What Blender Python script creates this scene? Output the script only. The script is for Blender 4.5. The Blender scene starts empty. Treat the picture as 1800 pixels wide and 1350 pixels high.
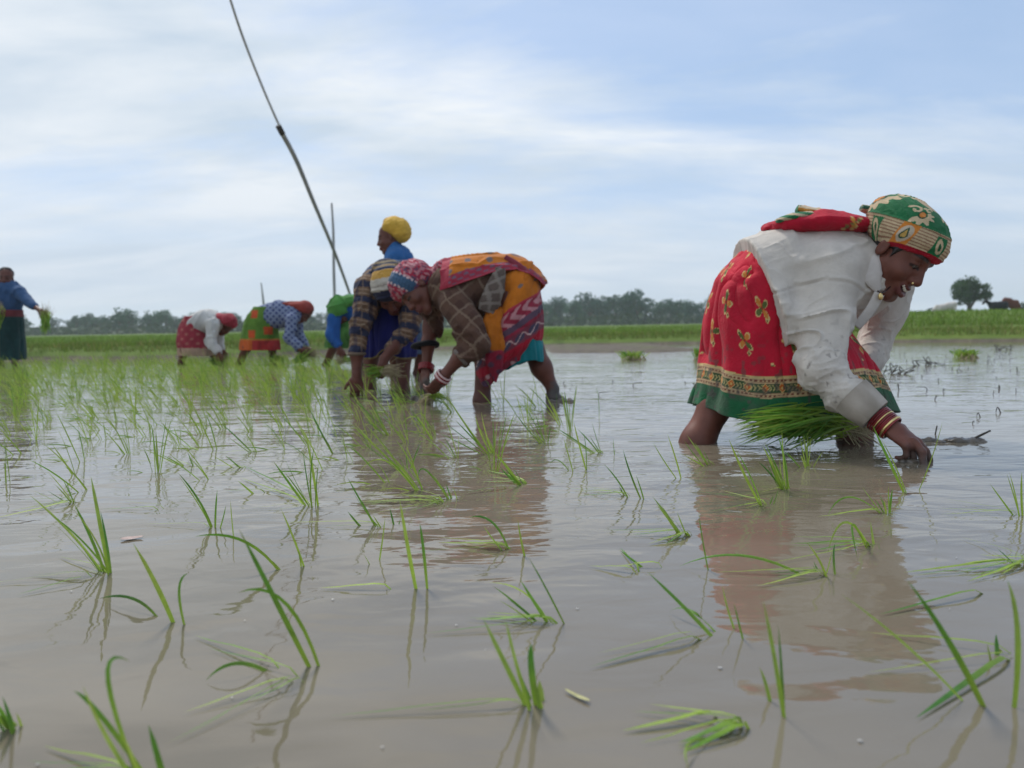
import bpy, math, random
import numpy as np
from mathutils import Vector

# ------------------------------------------------------------------ camera, sky, sun, exposure
SC = bpy.context.scene
COL = SC.collection
FPX, CX, CY = 1300.0, 900.0, 675.0           # focal length and centre in the photograph's pixels
CAM_H = 0.42
PITCH, ROLL = math.radians(4.46), math.radians(1.04)
cam_d = bpy.data.cameras.new('camera')
cam = bpy.data.objects.new('camera', cam_d)
COL.objects.link(cam)
cam_d.sensor_width = 36.0
cam_d.lens = FPX / 1800.0 * 36.0
cam_d.clip_start, cam_d.clip_end = 0.02, 6000.0
cam_d.dof.use_dof = True
cam_d.dof.focus_distance = 1.75
cam_d.dof.aperture_fstop = 4.0
fw = np.array([0, math.cos(PITCH), -math.sin(PITCH)])
u0 = np.array([0, math.sin(PITCH), math.cos(PITCH)])
x0 = np.array([1.0, 0, 0])
cr, sr = math.cos(ROLL), math.sin(ROLL)
RT = cr * x0 - sr * u0                        # camera right, up, forward in the world
UP = sr * x0 + cr * u0
from mathutils import Matrix
cam.matrix_world = Matrix(((RT[0], UP[0], -fw[0], 0), (RT[1], UP[1], -fw[1], 0), (RT[2], UP[2], -fw[2], CAM_H), (0, 0, 0, 1)))
SC.camera = cam

SUN_EL, SUN_AZ = math.radians(52), math.radians(-28)     # azimuth from +Y towards +X
sun_d = bpy.data.lights.new('sun', 'SUN')
sun_d.energy = 2.0
sun_d.angle = math.radians(10)
sun_d.color = (1.0, 0.96, 0.9)
sun = bpy.data.objects.new('sun', sun_d)
COL.objects.link(sun)
sd = Vector((math.sin(SUN_AZ) * math.cos(SUN_EL), math.cos(SUN_AZ) * math.cos(SUN_EL), math.sin(SUN_EL)))
sun.rotation_euler = sd.to_track_quat('Z', 'Y').to_euler()

W = bpy.data.worlds.new('World')
SC.world = W
W.use_nodes = True
wn, wl = W.node_tree.nodes, W.node_tree.links
wn.clear()


def N(tree, typ, **kw):
    n = tree.nodes.new(typ)
    for k, v in kw.items():
        if k == 'ins':
            for kk, vv in v.items():
                n.inputs[kk].default_value = vv
        else:
            setattr(n, k, v)
    return n


def L(tree, a, b):
    tree.links.new(a, b)


def math_n(t, op, a, b=None):
    n = t.nodes.new('ShaderNodeMath')
    n.operation = op
    for i, s in enumerate((a, b)):
        if s is None:
            continue
        if isinstance(s, (int, float)):
            n.inputs[i].default_value = s
        else:
            t.links.new(s, n.inputs[i])
    return n.outputs[0]


def ramp(t, src, stops):
    n = t.nodes.new('ShaderNodeValToRGB')
    el = n.color_ramp.elements
    while len(el) < len(stops):
        el.new(0.5)
    for e, (p, c) in zip(el, stops):
        e.position = p
        e.color = (c, c, c, 1) if isinstance(c, (int, float)) else (*c, 1)
    t.links.new(src, n.inputs[0])
    return n.outputs[0]


def mixc(t, fac, a, b):
    n = t.nodes.new('ShaderNodeMix')
    n.data_type = 'RGBA'
    for i, s in ((0, fac), (6, a), (7, b)):
        if isinstance(s, (int, float)):
            n.inputs[i].default_value = s
        elif isinstance(s, (tuple, list)):
            n.inputs[i].default_value = (*s, 1) if len(s) == 3 else s
        else:
            t.links.new(s, n.inputs[i])
    return n.outputs[2]


def build_world():
    t = W.node_tree
    sky = N(t, 'ShaderNodeTexSky', sky_type='NISHITA', sun_disc=False, sun_elevation=SUN_EL, sun_rotation=SUN_AZ)
    sky.air_density, sky.dust_density, sky.ozone_density = 1.0, 1.5, 2.0
    tc = N(t, 'ShaderNodeTexCoord')
    sep = N(t, 'ShaderNodeSeparateXYZ')
    L(t, tc.outputs['Generated'], sep.inputs[0])
    zz = math_n(t, 'ADD', math_n(t, 'MAXIMUM', sep.outputs[2], 0.0), 0.20)
    px = math_n(t, 'DIVIDE', sep.outputs[0], zz)
    py = math_n(t, 'DIVIDE', sep.outputs[1], zz)
    cmb = N(t, 'ShaderNodeCombineXYZ')
    L(t, px, cmb.inputs[0]); L(t, py, cmb.inputs[1])
    mp = N(t, 'ShaderNodeMapping')
    mp.inputs['Rotation'].default_value = (0, 0, math.radians(35))
    mp.inputs['Scale'].default_value = (0.55, 1.25, 1)
    mp.inputs['Location'].default_value = (3.1, 1.7, 0)
    L(t, cmb.outputs[0], mp.inputs[0])
    n1 = N(t, 'ShaderNodeTexNoise', ins={'Scale': 1.05, 'Detail': 9.0, 'Roughness': 0.63, 'Distortion': 0.3})
    L(t, mp.outputs[0], n1.inputs['Vector'])
    # more cloud to the left, more blue to the right
    bias = math_n(t, 'MULTIPLY', sep.outputs[0], -0.13)
    d = math_n(t, 'ADD', n1.outputs['Fac'], bias)
    mask = ramp(t, d, [(0.38, 0.25), (0.58, 1.0)])
    # grey undersides and bright tops inside the cloud sheet
    n2 = N(t, 'ShaderNodeTexNoise', ins={'Scale': 1.9, 'Detail': 6.0, 'Roughness': 0.55, 'Distortion': 0.3})
    mp2 = N(t, 'ShaderNodeMapping')
    mp2.inputs['Scale'].default_value = (0.6, 1.3, 1)
    mp2.inputs['Location'].default_value = (7.7, 2.2, 0)
    L(t, cmb.outputs[0], mp2.inputs[0])
    L(t, mp2.outputs[0], n2.inputs['Vector'])
    cl = mixc(t, ramp(t, n2.outputs['Fac'], [(0.36, 0.0), (0.64, 1.0)]), CLOUD_DARK, CLOUD_LIT)
    skyc = mixc(t, 0.5, sky.outputs[0], SKY_BLUE)
    out = mixc(t, mask, skyc, cl)
    # thick humid air low down
    out = mixc(t, ramp(t, sep.outputs[2], [(0.0, 0.75), (0.24, 0.0)]), out, SKY_LOW)
    bg = N(t, 'ShaderNodeBackground')
    bg.inputs['Strength'].default_value = 0.1
    L(t, out, bg.inputs['Color'])
    o = N(t, 'ShaderNodeOutputWorld')
    L(t, bg.outputs[0], o.inputs[0])


CLOUD_LIT = (6.6, 6.95, 7.3)
CLOUD_DARK = (4.5, 5.3, 6.2)
SKY_LOW = (4.7, 5.35, 6.25)
SKY_BLUE = (2.5, 4.0, 6.6)
build_world()
SC.view_settings.view_transform = 'Standard'
SC.view_settings.look = 'None'
SC.view_settings.exposure = 0.42
SC.view_settings.gamma = 1.0
SC.cycles.max_bounces = 8
SC.cycles.volume_bounces = 1
SC.cycles.use_denoising = True


# ------------------------------------------------------------------ pixel of the photograph -> place in the field
def ray(px, py):
    return FPX * fw + (px - CX) * RT + (CY - py) * UP


def P(px, py, Y):
    """The point seen at pixel (px, py) that lies Y metres down the field."""
    r = ray(px, py)
    return np.array([0, 0, CAM_H]) + r * (Y / r[1])


def G(px, py, z=0.0):
    """The point of the level z seen at pixel (px, py)."""
    r = ray(px, py)
    return np.array([0, 0, CAM_H]) + r * ((z - CAM_H) / r[2])


def nrm(v):
    v = np.asarray(v, float)
    return v / max(1e-9, np.linalg.norm(v))


# ------------------------------------------------------------------ object helpers
def tag(o, label=None, cat=None, group=None, kind=None):
    for k, v in (('label', label), ('category', cat), ('group', group), ('kind', kind)):
        if v:
            o[k] = v
    return o


def thing(name, loc, label, cat, group=None):
    o = bpy.data.objects.new(name, None)
    o.empty_display_size = 0.1
    o.location = [float(v) for v in loc]
    COL.objects.link(o)
    return tag(o, label, cat, group)


def mk(name, V, F, mat, parent=None, col=None, smooth=True, origin=None):
    """One mesh object from arrays; V in world metres. col: a colour for every vertex."""
    V = np.asarray(V, np.float64)
    if parent is not None and origin is None:
        p, origin = parent, np.zeros(3)
        while p is not None:
            origin = origin + np.array(p.location)
            p = p.parent
    loc = None
    if origin is None:
        origin = np.zeros(3)
    elif parent is None:
        loc = origin
    me = bpy.data.meshes.new(name)
    Fs = F if isinstance(F, list) else [F]
    Fs = [np.asarray(f, np.int32) for f in Fs if len(f)]
    me.vertices.add(len(V))
    me.vertices.foreach_set('co', (V - origin).astype(np.float32).ravel())
    nl = sum(f.size for f in Fs)
    npoly = sum(len(f) for f in Fs)
    me.loops.add(nl)
    me.loops.foreach_set('vertex_index', np.concatenate([f.ravel() for f in Fs]))
    me.polygons.add(npoly)
    tot = np.concatenate([np.full(len(f), f.shape[1], np.int32) for f in Fs])
    st = np.concatenate([[0], np.cumsum(tot)[:-1]]).astype(np.int32)
    me.polygons.foreach_set('loop_start', st)
    me.polygons.foreach_set('loop_total', tot)
    if smooth:
        me.polygons.foreach_set('use_smooth', np.ones(npoly, bool))
    me.update(calc_edges=True)
    me.validate()
    if col is not None:
        a = me.color_attributes.new('Col', 'FLOAT_COLOR', 'POINT')
        c = np.ones((len(V), 4), np.float32)
        c[:, :3] = col
        a.data.foreach_set('color', c.ravel())
    if mat is not None:
        me.materials.append(mat)
    o = bpy.data.objects.new(name, me)
    COL.objects.link(o)
    if parent is not None:
        o.parent = parent
    elif loc is not None:
        o.location = [float(v) for v in loc]
    return o


def dup(root, loc, rotz=0.0, scale=None, label=None, name=None):
    r = root.copy()
    COL.objects.link(r)
    r.location = [float(v) for v in loc]
    r.rotation_euler = (0, 0, rotz)
    if scale is not None:
        r.scale = (scale,) * 3 if isinstance(scale, float) else scale
    if label:
        r['label'] = label
    for ch in list(root.children):
        c = ch.copy()
        COL.objects.link(c)
        c.parent = r
    return r


# ------------------------------------------------------------------ noise on arrays
def _h(i, j, k, s):
    n = (i * 374761393 + j * 668265263 + k * 2147483647 + s * 1274126177) & 0xFFFFFFFF
    n = ((n ^ (n >> 13)) * 1274126177) & 0xFFFFFFFF
    return ((n ^ (n >> 16)) & 0xFFFF) / 32767.5 - 1.0


def noise(Q, s=0):
    Q = np.asarray(Q, np.float64)
    i = np.floor(Q).astype(np.int64)
    f = Q - i
    f = f * f * f * (f * (f * 6 - 15) + 10)
    r = 0
    for a in (0, 1):
        for b in (0, 1):
            for c in (0, 1):
                w = (f[:, 0] if a else 1 - f[:, 0]) * (f[:, 1] if b else 1 - f[:, 1]) * (f[:, 2] if c else 1 - f[:, 2])
                r = r + w * _h(i[:, 0] + a, i[:, 1] + b, i[:, 2] + c, s)
    return r


def fbm(Q, o=3, s=0):
    Q = np.asarray(Q, np.float64)
    r, a = 0, 1.0
    for k in range(o):
        r = r + a * noise(Q * 2 ** k, s + k * 17)
        a *= 0.5
    return r


def sstep(a, b, x):
    t = np.clip((x - a) / (b - a), 0, 1)
    return t * t * (3 - 2 * t)


def lerp_c(c, d, m):
    m = np.asarray(m)[:, None]
    return c * (1 - m) + np.asarray(d) * m


# ------------------------------------------------------------------ signed distance bodies, meshed by surface nets
class Field:
    def __init__(self):
        self.pr = []

    def add(self, lo, hi, fn, k, op='u'):
        self.pr.append((np.asarray(lo) - 0.012 - k, np.asarray(hi) + 0.012 + k, fn, k, op))

    def cone(self, p, q, r, s, k=0.02, op='u', flat=None):
        p, q = np.asarray(p, float), np.asarray(q, float)
        d = q - p
        dd = max(1e-9, d @ d)

        def fn(X):
            t = np.clip(((X - p) @ d) / dd, 0, 1)
            return np.linalg.norm(X - p - t[:, None] * d, axis=1) - (r + (s - r) * t)
        m = max(r, s)
        self.add(np.minimum(p, q) - m, np.maximum(p, q) + m, fn, k, op)
        return self

    def chain(self, pts, rad, k=0.02):
        for a, b, r, s in zip(pts[:-1], pts[1:], rad[:-1], rad[1:]):
            self.cone(a, b, r, s, k)
        return self

    def ell(self, c, rad, ax=None, k=0.02, op='u'):
        c = np.asarray(c, float)
        A = np.eye(3) if ax is None else np.array([nrm(a) for a in ax])
        R = np.asarray(rad, float)

        def fn(X):
            q = (X - c) @ A.T
            k0 = np.linalg.norm(q / R, axis=1)
            k1 = np.linalg.norm(q / (R * R), axis=1)
            return np.where(k1 > 1e-6, k0 * (k0 - 1) / np.maximum(k1, 1e-6), -R.min())
        e = np.sqrt(((A * R[:, None]) ** 2).sum(0))
        self.add(c - e, c + e, fn, k, op)
        return self

    def oval(self, pts, ra, rb, side, k=0.03):
        """A tube of oval section along pts; ra across 'up', rb across side."""
        side = nrm(side)
        pts = [np.asarray(p, float) for p in pts]
        for i in range(len(pts) - 1):
            p, q = pts[i], pts[i + 1]
            d = q - p
            dl = np.linalg.norm(d)
            d = d / dl
            sd_ = nrm(side - d * (side @ d))
            up = np.cross(sd_, d)
            a0, a1, b0, b1 = ra[i], ra[i + 1], rb[i], rb[i + 1]

            def fn(X, p=p, d=d, dl=dl, sd_=sd_, up=up, a0=a0, a1=a1, b0=b0, b1=b1):
                q_ = X - p
                t = np.clip((q_ @ d) / dl, 0, 1)
                a = a0 + (a1 - a0) * t
                b = b0 + (b1 - b0) * t
                m = np.minimum(a, b)
                e = (q_ @ d) - t * dl
                rr = np.sqrt(((q_ @ up) / a) ** 2 + ((q_ @ sd_) / b) ** 2 + (e / m) ** 2)
                return (rr - 1) * m
            m = max(a0, a1, b0, b1)
            self.add(np.minimum(p, q) - m, np.maximum(p, q) + m, fn, k)
        return self

    def half(self, p, n, k=0.006):
        """Keep only the side of the plane that n points to."""
        p, n = np.asarray(p, float), nrm(n)
        self.pr.append((np.full(3, -1e9), np.full(3, 1e9), lambda X: (p - X) @ n, k, 'i'))
        return self

    def __call__(self, X):
        D = np.full(len(X), 0.05)
        for lo, hi, fn, k, op in self.pr:
            m = np.all((X > lo) & (X < hi), axis=1)
            if not m.any():
                continue
            a = D[m]
            b = fn(X[m])
            if op == 's':
                b = -b
            if op == 'u':
                h = np.clip(0.5 + 0.5 * (a - b) / k, 0, 1)
                D[m] = a * (1 - h) + b * h - k * h * (1 - h)
            else:
                h = np.clip(0.5 - 0.5 * (a - b) / k, 0, 1)
                D[m] = a * (1 - h) + b * h + k * h * (1 - h)
        return D

    def mesh(self, h, smooth=2):
        lo = np.min([p[0] for p in self.pr if p[4] == 'u'], axis=0) - 2 * h
        hi = np.max([p[1] for p in self.pr if p[4] == 'u'], axis=0) + 2 * h
        B = 8
        nb = np.ceil((hi - lo) / (h * B)).astype(int) + 1
        n = nb * B
        # coarse pass
        ax = [lo[i] + (np.arange(nb[i]) + 0.5) * B * h for i in range(3)]
        C = np.stack(np.meshgrid(*ax, indexing='ij'), -1).reshape(-1, 3)
        cf = self(C).reshape(nb)
        act = np.abs(cf) < B * h * 1.35 + 0.004
        F = np.repeat(np.repeat(np.repeat(cf.astype(np.float32), B, 0), B, 1), B, 2)
        ids = np.argwhere(act)
        off = np.stack(np.meshgrid(*(np.arange(B),) * 3, indexing='ij'), -1).reshape(-1, 3)
        D = np.full((len(ids), B ** 3), 0.05)
        b0 = lo + ids * B * h
        b1 = b0 + B * h
        for plo, phi, fn, k, op in self.pr:                    # each shape only touches the blocks it reaches
            bi = np.nonzero(np.all((b1 > plo) & (b0 < phi), axis=1))[0]
            for s in range(0, len(bi), 2000):
                bb = bi[s:s + 2000]
                X = (b0[bb][:, None, :] + off[None] * h).reshape(-1, 3)
                a = D[bb].ravel()
                b = fn(X)
                if op == 's':
                    b = -b
                if op == 'u':
                    t = np.clip(0.5 + 0.5 * (a - b) / k, 0, 1)
                    a = a * (1 - t) + b * t - k * t * (1 - t)
                else:
                    t = np.clip(0.5 - 0.5 * (a - b) / k, 0, 1)
                    a = a * (1 - t) + b * t + k * t * (1 - t)
                D[bb] = a.reshape(len(bb), -1)
        I = (ids[:, None, :] * B + off[None]).reshape(-1, 3)
        F[I[:, 0], I[:, 1], I[:, 2]] = D.ravel()
        return nets(F, lo, h, smooth)


def nets(F, lo, h, smooth):
    S = F < 0
    n = np.array(F.shape)
    cnt = np.zeros(n - 1, np.int8)
    for a in (0, 1):
        for b in (0, 1):
            for c in (0, 1):
                cnt += S[a:n[0] - 1 + a, b:n[1] - 1 + b, c:n[2] - 1 + c]
    cell = np.argwhere((cnt > 0) & (cnt < 8))
    idx = np.full(n - 1, -1, np.int32)
    idx[cell[:, 0], cell[:, 1], cell[:, 2]] = np.arange(len(cell))
    acc = np.zeros((len(cell), 3))
    num = np.zeros(len(cell))
    for axis in range(3):
        o1, o2 = [i for i in range(3) if i != axis]
        for b in (0, 1):
            for c in (0, 1):
                d = np.zeros(3, int)
                d[o1], d[o2] = b, c
                e = d.copy()
                e[axis] = 1
                p, q = cell + d, cell + e
                f0 = F[p[:, 0], p[:, 1], p[:, 2]]
                f1 = F[q[:, 0], q[:, 1], q[:, 2]]
                m = (f0 < 0) != (f1 < 0)
                t = f0[m] / (f0[m] - f1[m])
                v = np.repeat(d[None].astype(float), m.sum(), 0)
                v[:, axis] = t
                acc[m] += v
                num[m] += 1
    V = lo + (cell + acc / np.maximum(num, 1)[:, None]) * h
    Q = []
    for axis in range(3):
        o1, o2 = [(1, 2), (2, 0), (0, 1)][axis]
        sl0 = [slice(None)] * 3
        sl1 = [slice(None)] * 3
        sl0[axis] = slice(0, n[axis] - 1)
        sl1[axis] = slice(1, n[axis])
        a, b = S[tuple(sl0)], S[tuple(sl1)]
        for flip, m in ((False, a & ~b), (True, ~a & b)):
            E = np.argwhere(m)
            E = E[(E[:, o1] > 0) & (E[:, o2] > 0) & (E[:, o1] < n[o1] - 1) & (E[:, o2] < n[o2] - 1)]
            qs = []
            for (s1, s2) in ((1, 1), (0, 1), (0, 0), (1, 0)):
                e = E.copy()
                e[:, o1] -= s1
                e[:, o2] -= s2
                qs.append(idx[e[:, 0], e[:, 1], e[:, 2]])
            q = np.stack(qs, 1)
            Q.append(q[:, ::-1] if flip else q)
    Q = np.concatenate(Q)
    Q = Q[(Q >= 0).all(1)]
    for _ in range(smooth):
        V = lap(V, Q, 0.5)
    return V, Q


def lap(V, Q, w):
    acc = np.zeros_like(V)
    num = np.zeros(len(V))
    m = Q.shape[1]
    for i in range(m):
        for j in ((i + 1) % m, (i - 1) % m):
            for c in range(3):
                acc[:, c] += np.bincount(Q[:, i], V[Q[:, j], c], len(V))
            num += np.bincount(Q[:, i], minlength=len(V))
    return V * (1 - w) + w * acc / np.maximum(num, 1)[:, None]


def vnorm(V, Q):
    a, b, c = V[Q[:, 0]], V[Q[:, 1]], V[Q[:, 2]]
    fn = np.cross(b - a, c - a)
    out = np.zeros_like(V)
    for i in range(Q.shape[1]):
        for k in range(3):
            out[:, k] += np.bincount(Q[:, i], fn[:, k], len(V))
    return out / np.maximum(np.linalg.norm(out, axis=1), 1e-12)[:, None]


def ridge_folds(V, long_dir, L_long, L_short, amp, seed, where=None, warp=0.5):
    """Height of cloth folds that run along long_dir: sharp crests, broad valleys."""
    d = nrm(long_dir)
    w = np.stack([noise(V / (L_short * 2.2), seed + 5), noise(V / (L_short * 2.2), seed + 6), noise(V / (L_short * 2.2), seed + 7)], 1)
    X = V + w * L_short * warp
    al = X @ d
    Q = X / L_short + np.outer(al * (1 / L_long - 1 / L_short), d)
    n = noise(Q, seed)
    mask = sstep(-0.25, 0.45, noise(Q * 0.45 + 4.7, seed + 1))
    r = ((1 - np.minimum(np.abs(n) * 2.4, 1)) ** 2 * 1.5 * mask - 0.3) * amp
    r = r + noise(Q * 0.7 + 9.3, seed + 3) * amp * 0.7
    n2 = noise(Q * 1.9 + 2.3, seed + 4)
    r = r + (1 - np.minimum(np.abs(n2) * 2.6, 1)) ** 2 * amp * 0.45 * (1 - mask)
    return r if where is None else r * where


# ------------------------------------------------------------------ lofted cloth and tubes
def loft(rings, closed=True, cap=False):
    """rings: (m, n, 3) -> V, quads"""
    R = np.asarray(rings)
    m, n = R.shape[:2]
    V = R.reshape(-1, 3)
    i = np.arange(m - 1)[:, None]
    jn = n if closed else n - 1
    j = np.arange(jn)[None]
    a = i * n + j
    b = i * n + (j + 1) % n
    Q = np.stack([a, b, b + n, a + n], -1).reshape(-1, 4)
    if cap:
        V = np.concatenate([V, R[0].mean(0)[None], R[-1].mean(0)[None]])
        T0 = np.stack([np.full(n, m * n), (np.arange(n) + 1) % n, np.arange(n)], 1)
        T1 = np.stack([np.full(n, m * n + 1), (m - 1) * n + np.arange(n), (m - 1) * n + (np.arange(n) + 1) % n], 1)
        return V, [Q, T0, T1]
    return V, Q


def spline(pts, n):
    """Catmull-Rom through pts (k, d) sampled n times."""
    p = np.asarray(pts, float)
    k = len(p)
    if k == 2:
        t = np.linspace(0, 1, n)[:, None]
        return p[0] * (1 - t) + p[1] * t
    pp = np.concatenate([[2 * p[0] - p[1]], p, [2 * p[-1] - p[-2]]])
    u = np.linspace(0, k - 1, n)
    i = np.minimum(u.astype(int), k - 2)
    t = (u - i)[:, None]
    a, b, c, d = pp[i], pp[i + 1], pp[i + 2], pp[i + 3]
    return 0.5 * (2 * b + (c - a) * t + (2 * a - 5 * b + 4 * c - d) * t ** 2 + (3 * b - a - 3 * c + d) * t ** 3)


def tube(pts, rad, n=10, m=None, flat=1.0, side=None, cap=True):
    m = m or max(2, len(pts) * 4)
    c = spline(pts, m)
    r = np.interp(np.linspace(0, 1, m), np.linspace(0, 1, len(rad)), rad)
    T = np.gradient(c, axis=0)
    T /= np.maximum(np.linalg.norm(T, axis=1), 1e-9)[:, None]
    s = np.array([0.3, 1, 0.2]) if side is None else np.asarray(side, float)
    A = s - T * (T @ s)[:, None]
    A /= np.maximum(np.linalg.norm(A, axis=1), 1e-9)[:, None]
    Bn = np.cross(T, A)
    th = np.linspace(0, 2 * np.pi, n, endpoint=False)
    R = c[:, None] + r[:, None, None] * (np.cos(th)[None, :, None] * A[:, None] + flat * np.sin(th)[None, :, None] * Bn[:, None])
    return loft(R, True, cap)


def join(parts):
    Vs, Qs, Ts, o = [], [], [], 0
    for V, F in parts:
        for f in (F if isinstance(F, list) else [F]):
            (Qs if f.shape[1] == 4 else Ts).append(f + o)
        Vs.append(V)
        o += len(V)
    out = []
    if Qs:
        out.append(np.concatenate(Qs))
    if Ts:
        out.append(np.concatenate(Ts))
    return np.concatenate(Vs), out


# ------------------------------------------------------------------ materials
def mat_new(name):
    m = bpy.data.materials.new(name)
    m.use_nodes = True
    t = m.node_tree
    b = t.nodes['Principled BSDF']
    return m, t, b


def mat_attr(name, rough=0.85, weave=0.0, vary=0.12, spec=0.3, trans=0.0, sheen=0.0, bump_scale=900.0, mottle=14.0, wrinkle=0.0):
    """Colour from the mesh's own pattern attribute, mottled a little, with a woven or skin-like grain."""
    m, t, b = mat_new(name)
    a = N(t, 'ShaderNodeAttribute', attribute_name='Col')
    tc = N(t, 'ShaderNodeTexCoord')
    n = N(t, 'ShaderNodeTexNoise', ins={'Scale': mottle, 'Detail': 5.0, 'Roughness': 0.6})
    L(t, tc.outputs['Object'], n.inputs['Vector'])
    k = ramp(t, n.outputs['Fac'], [(0.3, 1 - vary), (0.7, 1 + vary)])
    mu = N(t, 'ShaderNodeMix', data_type='RGBA', blend_type='MULTIPLY')
    mu.inputs[0].default_value = 1.0
    L(t, a.outputs['Color'], mu.inputs[6]); L(t, k, mu.inputs[7])
    L(t, mu.outputs[2], b.inputs['Base Color'])
    b.inputs['Roughness'].default_value = rough
    b.inputs['Specular IOR Level'].default_value = spec
    if sheen:
        b.inputs['Sheen Weight'].default_value = sheen
    if weave:
        n2 = N(t, 'ShaderNodeTexNoise', ins={'Scale': bump_scale, 'Detail': 2.0})
        L(t, tc.outputs['Object'], n2.inputs['Vector'])
        bp = N(t, 'ShaderNodeBump', ins={'Strength': weave, 'Distance': 0.001})
        L(t, n2.outputs['Fac'], bp.inputs['Height'])
        if wrinkle:
            n3 = N(t, 'ShaderNodeTexNoise', ins={'Scale': 26.0, 'Detail': 4.0, 'Roughness': 0.55, 'Distortion': 1.2})
            L(t, tc.outputs['Object'], n3.inputs['Vector'])
            cr_ = ramp(t, n3.outputs['Fac'], [(0.40, 0.0), (0.49, 1.0), (0.52, 1.0), (0.62, 0.1)])
            bp2 = N(t, 'ShaderNodeBump', ins={'Strength': wrinkle, 'Distance': 0.004})
            L(t, cr_, bp2.inputs['Height'])
            L(t, bp2.outputs[0], bp.inputs['Normal'])
        L(t, bp.outputs[0], b.inputs['Normal'])
    if trans:
        tr = N(t, 'ShaderNodeBsdfTranslucent')
        L(t, mu.outputs[2], tr.inputs[0])
        mx = N(t, 'ShaderNodeMixShader')
        mx.inputs[0].default_value = trans
        L(t, b.outputs[0], mx.inputs[1]); L(t, tr.outputs[0], mx.inputs[2])
        L(t, mx.outputs[0], t.nodes['Material Output'].inputs[0])
    return m


def mat_plain(name, col, rough=0.7, spec=0.4, metal=0.0, vary=0.15, scale=20.0):
    m, t, b = mat_new(name)
    tc = N(t, 'ShaderNodeTexCoord')
    n = N(t, 'ShaderNodeTexNoise', ins={'Scale': scale, 'Detail': 4.0})
    L(t, tc.outputs['Object'], n.inputs['Vector'])
    c = ramp(t, n.outputs['Fac'], [(0.3, tuple(x * (1 - vary) for x in col)), (0.7, tuple(x * (1 + vary) for x in col))])
    L(t, c, b.inputs['Base Color'])
    b.inputs['Roughness'].default_value = rough
    b.inputs['Specular IOR Level'].default_value = spec
    b.inputs['Metallic'].default_value = metal
    return m


M_SKIN = mat_attr('brown_skin', rough=0.46, weave=0.25, vary=0.14, spec=0.3, bump_scale=350.0, mottle=30)
M_CLOTH = mat_attr('cotton_cloth', rough=0.9, weave=0.5, vary=0.12, spec=0.15, sheen=0.05, wrinkle=0.16)
M_SARI = mat_attr('sari_cloth', rough=0.8, weave=0.5, vary=0.22, spec=0.2, sheen=0.08, wrinkle=0.3, mottle=9.0)
M_LEAF = mat_attr('rice_leaf', rough=0.5, vary=0.15, spec=0.35, trans=0.35, mottle=60)
M_GRASS = mat_attr('bank_grass', rough=0.7, vary=0.2, spec=0.2, trans=0.25, mottle=1.2)
M_CROWN = mat_attr('tree_leaves', rough=0.7, vary=0.2, spec=0.2, trans=0.15, mottle=0.6)
M_BARK = mat_plain('bark', (0.09, 0.07, 0.05), 0.9, 0.2, scale=6)
M_BAMBOO = mat_plain('bamboo', (0.33, 0.325, 0.33), 0.6, 0.3, scale=3)
M_ROD = mat_plain('weathered_rod', (0.55, 0.55, 0.57), 0.6, 0.3, scale=3)
M_HAIR = mat_plain('black_hair', (0.012, 0.010, 0.010), 0.45, 0.5)
M_MUD = mat_plain('wet_mud', (0.10, 0.083, 0.066), 0.3, 0.6, vary=0.4, scale=30)
M_DRY = mat_plain('dead_stalk', (0.05, 0.042, 0.034), 0.7, 0.3, vary=0.4)
M_STRAW = mat_plain('pale_straw', (0.36, 0.30, 0.18), 0.7, 0.3)
M_TEETH = mat_plain('teeth', (0.70, 0.64, 0.54), 0.3, 0.5, vary=0.05)
M_EYE = mat_attr('eye', rough=0.12, vary=0.0, spec=0.6)
M_GOLD = mat_plain('gold_metal', (0.75, 0.55, 0.25), 0.25, 0.5, metal=1.0)
M_RED_BANGLE = mat_plain('red_glass', (0.22, 0.012, 0.018), 0.15, 0.6)
M_PINK_BANGLE = mat_plain('pale_bangle', (0.62, 0.42, 0.40), 0.2, 0.6)
M_DARK_BANGLE = mat_plain('dark_bangle', (0.03, 0.015, 0.015), 0.2, 0.6)


# ------------------------------------------------------------------ ground, water, far land
def shore_y(X):
    b = np.interp(X, [-30, -9, -6.2, -4.6, -3, 0, 2, 5, 7, 9.5, 30], [14, 12.6, 12.2, 12.6, 14.6, 15.2, 15.4, 14.6, 14.0, 12.8, 14])
    q = np.stack([X * 0.9, X * 0, X * 0], 1)
    return b + 0.35 * noise(q, 3) + 0.12 * noise(q * 4, 4)


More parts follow.
